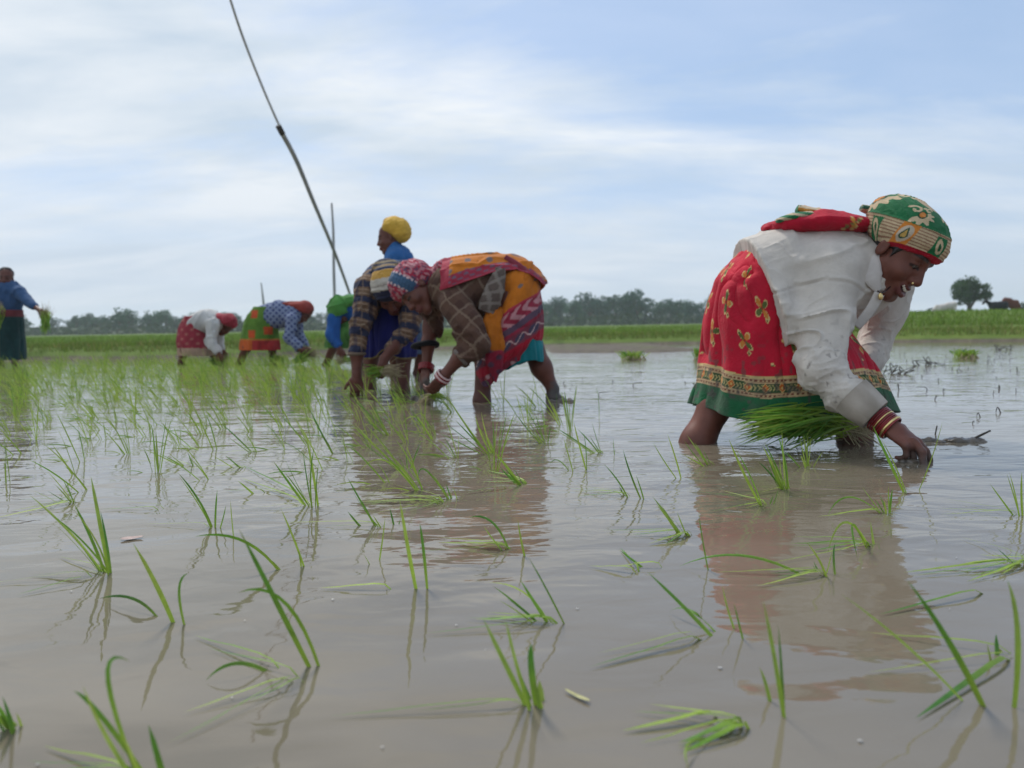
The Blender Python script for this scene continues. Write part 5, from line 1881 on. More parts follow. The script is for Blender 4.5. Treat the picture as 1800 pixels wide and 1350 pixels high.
    # figure standing at the left edge with a bundle in each hand
    far_person('bareheaded person in blue top standing at the left edge, arms held out with green bundles', (11, 636),
               ((11, 489, 10.0), -fw * 0.9 + RT * 0.3 - UP * 0.15, UP),
               ([(14, 556, 10.0), (14, 530, 10.0), (13, 510, 10.0), (12, 502, 10.0)], [0.13, 0.125, 0.12, 0.08], [0.17, 0.18, 0.20, 0.12], RT),
               [dict(j=[(35, 514, 9.95), (51, 531, 9.85), (69, 545, 9.7)], hand=(78, 552, 9.65), sleeve=0.55), dict(j=[(-11, 514, 9.95), (-19, 533, 9.8), (-9, 545, 9.6)], hand=(-1, 548, 9.55), sleeve=0.5)],
               [[(4, 566, 10.0), (2, 605, 10.0), (1, 637)], [(22, 566, 10.0), (25, 605, 10.0), (26, 637)]],
               [(13, 545, 10.0, 23, 0.15), (13, 580, 10.0, 25, 0.17), (13, 610, 10.0, 27, 0.18), (13, 632, 10.0, 28, 0.18)],
               (flat((0.04, 0.085, 0.18)), lambda V, Hh, U: lerp_c(lerp_c(flat((0.012, 0.045, 0.045))(V), (0.20, 0.03, 0.03), sstep(0.06, 0.0, np.abs(V[:, 0] - P(-3, 590, 9.9)[0]))), (0.22, 0.03, 0.04), (Hh > 0.58) * 0.7), flat((0.03, 0.03, 0.03))),
               [((11, 480, 10.02), (0.095, 0.10, 0.085))], 0.013, 'people standing in the flooded field')


woman_orange()
woman_blue()
build_far_people()


# ------------------------------------------------------------------ rice seedlings
LEAF_TIP = np.array((0.150, 0.315, 0.032))
LEAF_LOW = np.array((0.280, 0.410, 0.048))
LEAF_YEL = np.array((0.330, 0.420, 0.075))
LEAF_DRK = np.array((0.060, 0.185, 0.028))


def blade(pts, w, rs, face=None, n=9, tone=None, tip=0.04, fold=0.35):
    """One folded rice leaf along pts (Bezier or polyline): V, quads, colours."""
    p = np.asarray(pts, float)
    t = np.linspace(0, 1, n)[:, None]
    if len(p) == 3:
        c = (1 - t) ** 2 * p[0] + 2 * t * (1 - t) * p[1] + t * t * p[2]
    else:
        c = spline(p, n)
    T = np.gradient(c, axis=0)
    T /= np.maximum(np.linalg.norm(T, axis=1), 1e-9)[:, None]
    f = np.asarray(face if face is not None else (-fw + rs.normal(size=3) * 0.5), float)
    S = np.cross(T, f)
    S /= np.maximum(np.linalg.norm(S, axis=1), 1e-9)[:, None]
    Nn = np.cross(S, T)
    tt = t[:, 0]
    prof = np.interp(tt, [0, 0.12, 0.45, 0.8, 1], [0.55, 0.75, 1.0, 0.72, tip])
    ww = (w * 0.5 * prof)[:, None]
    V = np.stack([c - S * ww - Nn * ww * fold, c, c + S * ww - Nn * ww * fold], 1).reshape(-1, 3)
    i = np.arange(n - 1)[:, None] * 3
    Q = np.concatenate([i + np.array([[0, 1, 4, 3]]), i + np.array([[1, 2, 5, 4]])])
    k = rs.uniform(0, 1) if tone is None else tone
    a = LEAF_TIP * (1 - k) + LEAF_YEL * k if k > 0.5 else LEAF_DRK * (0.5 - k) * 2 + LEAF_TIP * (1 - (0.5 - k) * 2)
    b = LEAF_LOW * (0.8 + 0.4 * k)
    col = b * (1 - sstep(0.05, 0.75, tt))[:, None] + a * sstep(0.05, 0.75, tt)[:, None]
    if rs.uniform() < 0.25:
        col = lerp_c(col, (0.30, 0.25, 0.08), sstep(0.88, 1.0, tt) * 0.8)
    return V, Q, np.repeat(col * rs.uniform(0.85, 1.15), 3, 0)


def merge(bl):
    o, Vs, Qs, Cs = 0, [], [], []
    for V, Q, c in bl:
        Vs.append(V); Qs.append(Q + o); Cs.append(c)
        o += len(V)
    return np.concatenate(Vs), np.concatenate(Qs), np.concatenate(Cs)


def clump_from_photo(base, leaves, seed):
    """leaves: (tip x, tip y, kind[, width mm[, bend x, bend y]]); kind s = standing, f = floating, a = arching over to the water."""
    rs = np.random.RandomState(seed)
    b = G(*base)
    out = []
    if len(leaves) >= 3:                               # a full clump has more, thinner leaves than can be told apart
        more = []
        for lf in leaves:
            if rs.uniform() < 0.75:
                q = list(lf)
                k = 0.55 + 0.5 * rs.uniform()
                q[0] = base[0] + (q[0] - base[0]) * k + rs.normal() * 9
                q[1] = base[1] + (q[1] - base[1]) * k + rs.normal() * 5
                if q[2] == 'a':
                    continue
                q[3:] = [(q[3] if len(q) > 3 and q[3] else 5.5) * 0.6]
                more.append(tuple(q))
        for k in range(rs.randint(1, 4)):              # fine blades that have drooped onto the water
            a = rs.uniform(2.4, 4.2)
            ln = rs.uniform(0.25, 0.6) * (base[1] - 560)
            more.append((base[0] + math.cos(a) * ln, base[1] + math.sin(a) * ln * 0.22, 'f', rs.uniform(3.0, 5.5)))
        leaves = list(leaves) + more
    for lf in leaves:
        tx, ty, kind = lf[:3]
        w = (lf[3] if len(lf) > 3 and lf[3] else 5.5) * 0.88 / 1000.0
        j = rs.normal(size=3) * 0.004
        root = b + np.array([j[0], j[1], -0.03])
        if len(lf) > 6:
            root = G(lf[6], lf[7]) + np.array([0, 0, -0.02])
        if kind == 'f':
            tip = G(tx, ty, 0.003)
            st = root.copy(); st[2] = 0.002
            mid = (st + tip) / 2 + np.array([0, 0, 0.003 + 0.004 * rs.uniform()])
            pts = [root, st * 0.88 + tip * 0.12 + np.array([0, 0, 0.005]), mid, tip * 0.75 + st * 0.25 + np.array([0, 0, 0.002]), tip]
            out.append(blade(pts, w * 0.72, rs, (0.15 * rs.normal(), 0.15 * rs.normal(), 1.0), 12, fold=0.12))
        elif kind == 'a':
            tip = G(tx, ty, 0.002)
            y = (root[1] + tip[1]) / 2
            mid = P(lf[4], lf[5], y)
            out.append(blade([root, mid * 2 - (root + tip) / 2, tip], w, rs, None, 13))
        else:
            dy = rs.uniform(-0.03, 0.04)
            tip = P(tx, ty, root[1] + dy)
            tip[2] = max(tip[2], 0.01)
            if len(lf) > 5 and lf[4]:
                mid = P(lf[4], lf[5], root[1] + dy * 0.5)
                mid = mid * 2 - (root + tip) / 2
            else:
                d = tip - root
                mid = root + d * 0.5 + np.array([0, 0, 0.05]) * np.linalg.norm(d[:2]) + rs.normal(size=3) * 0.05 * np.linalg.norm(d) * np.array([1, 1, 0.2])
            out.append(blade([root, mid, tip], w, rs, None, 11))
    return b, merge(out)


CLUMPS = [
    ((570, 1171), [(420, 930, 's', 8), (418, 1042, 's', 7, 505, 1065)], 'tall bright green two leaf seedling standing alone at the lower left'),
    ((301, 1095), [(234, 955, 's', 9), (172, 1053, 'a', 6, 245, 1058)], 'seedling with one upright leaf and one arching left over the calm water'),
    ((322, 1101), [(330, 1008, 's', 6, 314, 1045)], 'single short hooked leaf standing just right of the arching seedling'),
    ((196, 1008), [(160, 838, 's', 8, 176, 920), (52, 870, 's', 7), (95, 920, 's', 6), (128, 882, 's', 6), (172, 1000, 's', 4)], 'open seedling of five long leaves at the left with one dark upright leaf'),
    ((140, 883), [(82, 828, 's', 6), (58, 862, 's', 4), (-10, 911, 'f', 12), (22, 896, 'f', 8), (110, 842, 's', 4)], 'broad leaved seedling half lying on the water at the left edge'),
    ((163, 1017), [(30, 1045, 'f', 7), (52, 1010, 'f', 7)], 'pair of leaves floating flat near the left edge'),
    ((262, 1362), [(130, 1215, 's', 7, 185, 1270), (228, 1162, 's', 5, 190, 1200), (215, 1290, 's', 5)], 'curved seedling cut by the lower left edge of the picture'),
    ((296, 1362), [(261, 1274, 's', 7)], 'short single leaf at the lower edge beside the curved seedling'),
    ((36, 1274), [(-8, 1232, 's', 10), (-12, 1252, 's', 9), (4, 1224, 's', 8), (14, 1245, 's', 8)], 'dense stubby tuft at the lower left corner'),
    ((508, 1179), [(362, 1196, 'a', 6, 430, 1166), (340, 1116, 'f', 5)], 'low leaf arched like a bow over the brown water beside the tall two leaf seedling'),
    ((531, 1194), [(322, 1252, 'f', 5), (288, 1310, 'f', 2.5), (440, 1232, 'f', 4)], 'flattened seedling with a thin straw lying across the water at lower left'),
    ((510, 1001), [(343, 943, 's', 7, 435, 955), (478, 985, 's', 4)], 'seedling with one long leaf sweeping far to the left'),
    ((537, 992), [(493, 893, 's', 5), (520, 950, 's', 3)], 'slim leaf standing beside the long sweeping one'),
    ((412, 947), [(405, 878, 's', 3)], 'hair thin single stalk standing in the clear water'),
    ((380, 927), [(312, 830, 's', 6), (345, 870, 's', 4, 0, 0), (382, 861, 's', 5, 0, 0)], 'three leaf seedling leaning left above its zigzag reflection'),
    ((553, 890), [(480, 810, 's', 7), (537, 760, 's', 8), (553, 782, 's', 6), (500, 830, 's', 5), (420, 838, 'f', 9), (425, 816, 'f', 8)], 'big upright seedling with flat leaves spread to its left'),
    ((470, 866), [(418, 845, 's', 6), (396, 862, 'f', 6)], 'small seedling bent low on the rippled water'),
    ((292, 896), [(178, 895, 'f', 6), (215, 880, 'f', 3)], 'lone pale leaf floating flat left of centre'),
    ((434, 822), [(372, 800, 's', 7), (345, 838, 'f', 7), (395, 800, 's', 5), (303, 825, 'f', 6)], 'fan shaped seedling pressed flat on the water'),
    ((592, 798), [(545, 720, 's', 7), (558, 752, 's', 5)], 'seedling with two straight leaves leaning left in front of the brown reflection'),
    ((457, 795), [(390, 745, 's', 6), (430, 760, 's', 5), (378, 796, 'f', 6)], 'three leaf seedling leaning left among the denser rows'),
    ((343, 818), [(254, 790, 's', 6), (330, 795, 's', 5), (345, 800, 's', 4), (300, 800, 's', 4)], 'low seedling with a long leaf stretched left'),
    ((716, 825), [(615, 743, 's', 6), (632, 760, 's', 5), (645, 748, 's', 5), (712, 790, 's', 4), (740, 776, 's', 4), (630, 832, 'a', 4, 670, 808), (672, 795, 's', 5)], 'bushy yellow green seedling leaning left in the middle of the dark reflection'),
    ((690, 765), [(618, 700, 's', 5), (645, 700, 's', 5), (655, 707, 's', 5), (640, 735, 's', 4), (668, 715, 's', 4)], 'feathery seedling in front of the hand of the woman in blue'),
    ((752, 748), [(704, 750, 'a', 5, 728, 732), (722, 735, 's', 4), (712, 752, 'a', 4, 740, 727), (760, 752, 'f', 4)], 'drooping seedling curled over in front of the muddy hands'),
    ((871, 797), [(785, 695, 's', 7), (800, 738, 's', 6), (835, 728, 's', 6), (846, 724, 's', 6), (885, 735, 's', 4), (770, 760, 's', 4), (855, 765, 's', 5)], 'large fan of leaves below the feet of the woman in orange'),
    ((930, 852), [(868, 793, 's', 9), (862, 843, 'f', 6), (878, 820, 's', 7), (858, 838, 'f', 6), (890, 832, 's', 5), (905, 838, 's', 5)], 'dark green tufted seedling with one wide slanting leaf'),
    ((800, 876), [(762, 834, 's', 7), (735, 840, 's', 5, 752, 829), (795, 855, 's', 3)], 'seedling with a single bent leaf in the wide brown reflection'),
    ((785, 884), [(625, 881, 'f', 12), (640, 868, 'f', 9), (700, 868, 'f', 8), (720, 898, 'f', 6)], 'long flat leaves floating side by side across the brown reflection'),
    ((900, 858), [(812, 868, 'f', 8)], 'single yellow green leaf floating right of the flat pair'),
    ((678, 925), [(610, 838, 's', 5), (655, 905, 's', 4), (636, 880, 's', 5)], 'thin seedling leaning left below the floating leaves'),
    ((654, 926), [(611, 899, 's', 6)], 'short slanting leaf beside a dead stalk'),
    ((697, 926), [(685, 893, 's', 5), (704, 912, 's', 4)], 'small pair of leaves standing behind the tall central seedling'),
    ((741, 1034), [(703, 880, 's', 8), (738, 920, 's', 6, 745, 975, 752, 1035)], 'tall central seedling of two upright leaves over the last brown reflection'),
    ((661, 988), [(677, 908, 's', 4), (638, 972, 's', 3)], 'slender stalk leaning right beside the central seedling'),
    ((904, 966), [(824, 910, 's', 6, 870, 922), (768, 953, 'f', 12), (806, 958, 'f', 9), (770, 944, 'f', 5)], 'arched seedling with a broad pale leaf flat on the reflection'),
    ((929, 975), [(910, 914, 's', 5), (915, 945, 's', 4)], 'slim leaf standing right of the arched seedling'),
    ((962, 779), [(923, 714, 's', 7), (948, 690, 's', 4), (905, 725, 's', 5), (930, 740, 's', 4), (940, 725, 's', 4), (900, 752, 'f', 6), (970, 745, 's', 4)], 'leafy seedling below the lifted heel'),
    ((1010, 830), [(990, 768, 's', 6), (966, 816, 'a', 4, 985, 811)], 'two leaf seedling with one thin leaf curling left'),
    ((1031, 825), [(1008, 740, 's', 6), (1026, 758, 's', 4)], 'upright dark green seedling in open water left of the large bundle'),
    ((1066, 797), [(1015, 754, 's', 6), (976, 751, 's', 6), (985, 800, 'f', 5), (990, 786, 'f', 5), (1040, 740, 's', 5)], 'spreading seedling with a crossed pair of leaves in open water'),
    ((1083, 800), [(1078, 771, 's', 4)], 'tiny single sprout beside the crossed pair'),
    ((1111, 873), [(1061, 815, 's', 6), (1088, 854, 's', 5), (1008, 862, 'f', 8)], 'seedling with one flat leaf pointing left in grey water'),
    ((1139, 877), [(1095, 790, 's', 5), (1118, 835, 's', 4)], 'tall thin two leaf seedling in grey water before the sari hem'),
    ((1054, 735), [(1048, 680, 's', 3)], 'thin stalk standing right of the lifted heel'),
    ((979, 716), [(978, 690, 's', 3)], 'small thin sprout touching the splash at the heel'),
    ((980, 1096), [(858, 1024, 's', 7, 930, 1050), (892, 1052, 's', 4), (915, 1020, 's', 6), (835, 1088, 'f', 9)], 'seedling of three leaves fanned to the left in calm water'),
    ((1002, 1096), [(928, 978, 's', 4)], 'fine straight leaf right of the fanned seedling'),
    ((944, 1241), [(850, 1088, 's', 8), (888, 1090, 's', 6), (934, 1132, 's', 9, 935, 1185), (948, 1195, 's', 12)], 'stout bright seedling at the lower centre with a folded middle leaf'),
    ((697, 1036), [(560, 1033, 'f', 9)], 'flat leaf floating left of the tall central seedling'),
    ((1126, 1009), [(1034, 994, 'f', 9), (1090, 963, 'f', 6)], 'green leaf pair floating in grey water right of centre'),
    ((1170, 998), [(1088, 966, 's', 8), (1085, 994, 'f', 7)], 'blunt wide leaf rising from the water below the red reflection'),
    ((1245, 1120), [(1036, 1172, 'f', 9), (1050, 1148, 'f', 3)], 'long dark leaf floating on the water at lower right of centre'),
    ((1214, 940), [(1147, 873, 's', 7), (1160, 893, 's', 6), (1138, 956, 'f', 10), (1106, 940, 'f', 7), (1190, 900, 's', 4), (1150, 950, 'f', 7)], 'bushy seedling with flat base leaves left of the red reflection'),
    ((1347, 888), [(1281, 771, 's', 7), (1298, 888, 'f', 5), (1360, 870, 's', 4)], 'long dark leaf standing before the bundle of seedlings'),
    ((1386, 860), [(1340, 783, 's', 8), (1347, 792, 's', 7), (1367, 763, 's', 7), (1330, 808, 's', 5), (1352, 800, 's', 6), (1378, 800, 's', 5)], 'full bright tuft planted in front of the large bundle'),
    ((1420, 821), [(1412, 763, 's', 6), (1420, 764, 's', 5), (1408, 799, 's', 6), (1374, 790, 's', 5), (1448, 792, 's', 3)], 'short upright seedling below the bundle'),
    ((1600, 866), [(1534, 748, 's', 8), (1548, 770, 's', 5)], 'tall pale leaf standing in front of the bangles'),
    ((1606, 863), [(1657, 741, 's', 3)], 'hair thin stalk leaning right before the muddy fingers'),
    ((1564, 901), [(1515, 855, 's', 6), (1562, 854, 's', 6), (1569, 858, 's', 6), (1455, 906, 'a', 5, 1500, 874), (1435, 908, 'f', 5), (1555, 880, 's', 6)], 'seedling under the planting hand with leaves arching left'),
    ((1541, 960), [(1530, 917, 's', 6), (1455, 972, 'a', 5, 1490, 918), (1508, 985, 'a', 5, 1500, 922), (1390, 955, 'f', 8), (1420, 968, 'f', 6), (1520, 950, 's', 5)], 'drooping seedling with folded tips in the red reflection'),
    ((1456, 1010), [(1418, 953, 's', 5), (1468, 955, 's', 5, 1466, 985, 1472, 1013), (1195, 995, 'a', 6, 1320, 978), (1330, 1030, 'f', 7), (1350, 1008, 'f', 7), (1250, 1005, 'f', 5), (1430, 990, 's', 4)], 'sprawling seedling with a very long leaf trailing left over the red reflection'),
    ((1198, 840), [(1173, 763, 's', 5), (1148, 778, 's', 4)], 'two thin dark leaves standing by the near leg'),
    ((1258, 818), [(1207, 764, 's', 6), (1221, 778, 's', 6), (1202, 800, 's', 5), (1195, 815, 'f', 5), (1236, 790, 's', 4)], 'leaning seedling close to the near leg of the white shirted woman'),
    ((1256, 1000), [(1228, 900, 's', 4)], 'fine single leaf on the left border of the red reflection'),
    ((1800, 906), [(1740, 850, 's', 5), (1774, 830, 's', 5), (1796, 830, 's', 5)], 'three leaf seedling cut by the right edge above the floating mat'),
    ((1812, 990), [(1588, 1006, 'f', 9), (1640, 998, 'f', 8), (1720, 975, 'f', 7), (1700, 1022, 'f', 7), (1760, 1010, 'f', 8), (1735, 965, 's', 4)], 'flattened mat of leaves lying on the water at the right edge'),
    ((1296, 1121), [(1139, 1006, 's', 8), (1176, 1076, 'a', 5, 1225, 1080)], 'seedling with a long wide leaf slanting left below the red reflection'),
    ((1310, 1117), [(1270, 1030, 's', 4), (1290, 1060, 's', 3)], 'thin leaf pair joining the slanting wide leaf'),
    ((1380, 1262), [(1341, 1055, 's', 9), (1368, 1100, 's', 4)], 'tall broad leaf standing alone at the lower right'),
    ((1356, 1238), [(1335, 1172, 's', 5)], 'small slim leaf behind the tall broad one'),
    ((1268, 1260), [(1095, 1284, 'f', 10)], 'wide leaf floating at the bottom edge right of centre'),
    ((1318, 1277), [(1192, 1306, 'f', 10), (1200, 1322, 'f', 9), (1210, 1352, 'a', 4, 1225, 1300), (1240, 1285, 'f', 7)], 'matted leaves floating at the bottom edge before the tall broad leaf'),
    ((1746, 1240), [(1595, 1020, 's', 9), (1480, 1045, 's', 3)], 'long leaf crossing the floating one at the lower right'),
    ((1735, 1040), [(1545, 1080, 'f', 9)], 'broad leaf floating under the long crossing one'),
    ((1795, 1154), [(1610, 1262, 'f', 11), (1735, 1130, 's', 8, 0, 0, 1748, 1160), (1751, 1114, 's', 7, 0, 0, 1755, 1160)], 'leaf lying across the foot of the crossing leaves with two buds'),
    ((1783, 1246), [(1771, 1020, 's', 7, 1790, 1130)], 'curved upright leaf at the lower right edge'),
]


def build_seedlings():
    grp = 'rice seedlings planted in the flooded field'
    for i, (base, lv, lab) in enumerate(CLUMPS):
        lv = [l if not (len(l) > 5 and l[4] == 0 and len(l) == 6) else l[:4] for l in lv]
        b, (V, Q, c) = clump_from_photo(base, lv, 100 + i)
        o = mk('rice_seedling', V, Q, M_LEAF, None, c, origin=b)
        tag(o, lab, 'seedling', grp)
    # the rows beyond: twelve kinds of clump, copied along wavering rows
    rs = np.random.RandomState(5)
    protos = []
    for k in range(14):
        out = []
        lean = np.array([-0.75, 0.0, 0]) + rs.normal(size=3) * 0.40
        for j in range(rs.randint(4, 9)):
            a = rs.uniform(0, 6.28)
            root = np.array([rs.normal() * 0.006, rs.normal() * 0.006, -0.03])
            ln = rs.uniform(0.07, 0.19)
            d = nrm(np.array([math.cos(a) * 0.5, math.sin(a) * 0.4, 1.0]) + lean * np.array([1, 1, 0]) * rs.uniform(0.4, 1.3))
            if rs.uniform() < 0.30:
                d = nrm(d + np.array([lean[0], lean[1], -1.0]))
            tip = root + np.array([0, 0, 0.03]) + d * ln
            tip[2] = max(tip[2], 0.004)
            mid = (root + tip) / 2 + np.array([0, 0, 0.03 * rs.uniform(0.2, 1.5)])
            out.append(blade([root, mid, tip], rs.uniform(0.0026, 0.0050), rs, None, 7, tone=rs.uniform(0.35, 1.0)))
        protos.append(merge(out))
    base_lab = 'thin pale seedling in the crowded rows left of the white shirted woman'
    made = {}
    taken = [G(*b)[:2] for b, _, _ in CLUMPS]
    n = 0
    far_b = []
    for row in range(200):
        Y = 1.75 + row * 0.115
        if Y > 10.6:
            break
        xl = -0.78 * Y
        px = np.interp(Y, [1.7, 2.3, 2.6, 3.4, 4.4, 6, 8.2, 10.6], [1000, 1050, 1060, 1030, 800, 640, 610, 560])
        xr = (px - 900) / FPX * Y
        x = xl + rs.uniform(0, 0.2)
        dens = np.interp(Y, [1.7, 2.6, 3.2, 5, 11], [0.45, 0.52, 0.70, 0.80, 0.80])
        while x < xr:
            p = np.array([x + rs.normal() * 0.03, Y + rs.normal() * 0.035])
            x += np.interp(Y, [2, 5, 10], [0.26, 0.19, 0.20]) * rs.uniform(0.7, 1.3)
            if rs.uniform() > dens or min(np.hypot(*(p - q)) for q in taken) < 0.09 * (1 if Y < 4 else 0.5):
                continue
            ppx = 900 + FPX * p[0] / p[1]
            if 590 < ppx < 900 and 3.1 < p[1] < 5.2 and rs.uniform() < 0.7:
                continue
            k = rs.randint(0, 14)
            if n >= 220:
                far_b.append((p, k, rs.uniform(-0.5, 0.5), rs.uniform(0.8, 1.3)))
                continue
            n += 1
            V, Q, c = protos[k]
            s = rs.uniform(0.8, 1.2)
            rz = rs.uniform(-0.6, 0.6)
            if k not in made:
                o = mk('rice_seedling', V + np.array([p[0], p[1], 0]), Q, M_LEAF, None, c, origin=np.array([p[0], p[1], 0.0]))
                tag(o, base_lab, 'seedling', grp)
                made[k] = o
                o.rotation_euler = (0, 0, rz)
            else:
                dup(made[k], (p[0], p[1], 0), rz, (s, s, s))
    if far_b:
        Vs, Qs, Cs, o = [], [], [], 0
        for p, k, rz, s in far_b:
            V, Q, c = protos[k]
            R = np.array([[math.cos(rz), -math.sin(rz), 0], [math.sin(rz), math.cos(rz), 0], [0, 0, 1]])
            Vs.append(V @ R.T * s + np.array([p[0], p[1], 0])); Qs.append(Q + o); Cs.append(c)
            o += len(V)
        ob = mk('distant_rice_seedlings', np.concatenate(Vs), np.concatenate(Qs), M_LEAF, None, np.concatenate(Cs))
        tag(ob, 'far rows of rice seedlings thinning out towards the bank', 'seedlings', kind='stuff')


def bundle(label, center, tips_px, n, Y, seed, length=None, w=0.0045, root_dir=None, roots=True, spread=0.02, group='seedling bundles', tdy=0.10, tone=(0.0, 0.75)):
    """A sheaf of uprooted seedlings: leaves fan from the tie to tips picked between tips_px corners."""
    rs = np.random.RandomState(seed)
    c = np.asarray(center, float)
    t = thing('seedling_bundle', c, label, 'bundle', group)
    out = []
    (x0, y0), (x1, y1), (x2, y2) = tips_px
    for i in range(n):
        a = rs.uniform()
        f = rs.uniform(0.45, 1.12)
        tx, ty = (1 - a) * x0 + a * x1, (1 - a) * y0 + a * y1
        if rs.uniform() < 0.3:
            b = rs.uniform()
            tx, ty = tx * (1 - b) + x2 * b, ty * (1 - b) + y2 * b
        tip = P(tx, ty, Y + rs.normal() * tdy)
        tip = c + (tip - c) * f
        root = c + rs.normal(size=3) * spread
        mid = (root + tip) / 2 + np.array([0, 0, 0.03]) * np.linalg.norm(tip - root) * 3 * rs.uniform(0.0, 1.6) + rs.normal(size=3) * 0.018
        tip[2] = max(tip[2], 0.004)
        out.append(blade([root, mid, tip], w * rs.uniform(0.7, 1.3), rs, None, 9, tone=rs.uniform(*tone)))
    V, Q, col = merge(out)
    mk('leaves', V, Q, M_LEAF, t, col)
    if roots:
        rd = nrm(root_dir)
        parts = []
        for i in range(90):
            s = c + rs.normal(size=3) * spread * 0.9
            e = s + rd * rs.uniform(0.05, 0.12) - np.array([0, 0, rs.uniform(0, 0.05)]) + rs.normal(size=3) * 0.022
            e[2] = max(e[2], -0.01)
            parts.append(tube([s, (s + e) / 2 + rs.normal(size=3) * 0.01, e], [0.0022, 0.0013], 4, 5, cap=False))
        V, F = join(parts)
        mk('roots', V, F, M_STRAW if seed % 2 else M_DRY, t)
    return t


def build_bundles():
    c = P(1480, 734, 2.46)
    bundle('large dark green seedling bundle hanging from the hand of the white shirted woman', c, ((1306, 722), (1308, 782), (1420, 800)), 420, 2.40, 3, w=0.0065, root_dir=RT * 0.9 - UP * 0.3, spread=0.028, tdy=0.11, tone=(0.15, 0.75))
    bundle('small light green bundle held by the woman in the blue sari', P(671, 652, 4.56), ((636, 640), (640, 668), (655, 690)), 70, 4.5, 5, w=0.005, root_dir=RT + UP * 0.2, spread=0.012, tdy=0.05)
    bundle('short muddy bundle pressed into the water by the woman in orange', P(757, 697, 4.05), ((775, 690), (800, 706), (785, 712)), 60, 4.0, 7, w=0.005, root_dir=-RT * 0.6 - UP, spread=0.014, tdy=0.06)
    bundle('thick green bundle under the arm of the woman in grey printed shirt', P(540, 617, 8.95), ((508, 636), (534, 643), (516, 640)), 150, 8.9, 9, w=0.009, root_dir=RT * 1.0 - UP * 0.2, spread=0.035, tdy=0.08)
    bundle('small green bundle by the hands of the distant woman in white shirt', P(388, 634, 9.5), ((362, 634), (372, 641), (368, 628)), 70, 9.4, 11, w=0.008, root_dir=RT * 1.0, spread=0.025, tdy=0.06)
    bundle('loose green handful under the hand of the woman in blue top and green headscarf', P(605, 632, 8.3), ((628, 628), (632, 640), (618, 641)), 50, 8.2, 13, w=0.007, root_dir=-RT, spread=0.02, tdy=0.06)
    bundle('hanging green bundle in the outstretched hand at the far left', P(79, 552, 9.65), ((69, 588), (91, 582), (81, 590)), 90, 9.65, 15, w=0.012, root_dir=UP, spread=0.03, tdy=0.06)
    bundle('dark green bundle held low at the left picture edge', P(-2, 548, 9.55), ((-13, 582), (3, 580), (-5, 586)), 80, 9.55, 17, w=0.012, root_dir=UP, spread=0.03, tdy=0.06)
    # bundles left standing in the water, roots towards us
    for (px, py, Yt, wpx, lab) in ((1112, 632, None, 22, 'green bundle lying on the mud spit between the women'), (1697, 629, None, 17, 'bundle with pale roots standing in the open water on the right'),
                                   (1230, 634, None, 10, 'seedling bundle standing behind the red sari'), (490, 640, None, 12, 'bundle standing at the feet of the woman in grey printed shirt')):
        b = G(px, py)
        rs = np.random.RandomState(px)
        s = b[1] / FPX
        t = thing('seedling_bundle', b, lab, 'bundle', 'seedling bundles')
        out = []
        for i in range(120):
            a = rs.uniform(0, 6.28)
            root = b + np.array([rs.normal() * 0.35 * wpx * s, rs.normal() * 0.06, 0.0])
            tip = root + np.array([math.cos(a) * wpx * s * 0.7, math.sin(a) * 0.12, rs.uniform(0.5, 1.0) * (26 if px in (1230,) else 17) * s])
            out.append(blade([root, (root + tip) / 2 + np.array([0, 0, 0.03]), tip], 0.010 * rs.uniform(0.6, 1.3), rs, None, 5))
        V, Q, col = merge(out)
        mk('leaves', V, Q, M_LEAF, t, col)
        parts = []
        for i in range(90):
            a = rs.uniform(0, 6.28)
            st = b + np.array([rs.normal() * 0.35 * wpx * s, -0.05 + rs.normal() * 0.03, 0.05 * rs.uniform()])
            e = st + np.array([rs.normal() * 0.03, -0.06 * rs.uniform(), -0.04])
            parts.append(tube([st, e], [0.006, 0.003], 4, 3, cap=False))
        V, F = join(parts)
        mk('roots', V, F, M_STRAW, t)


build_seedlings()
build_bundles()


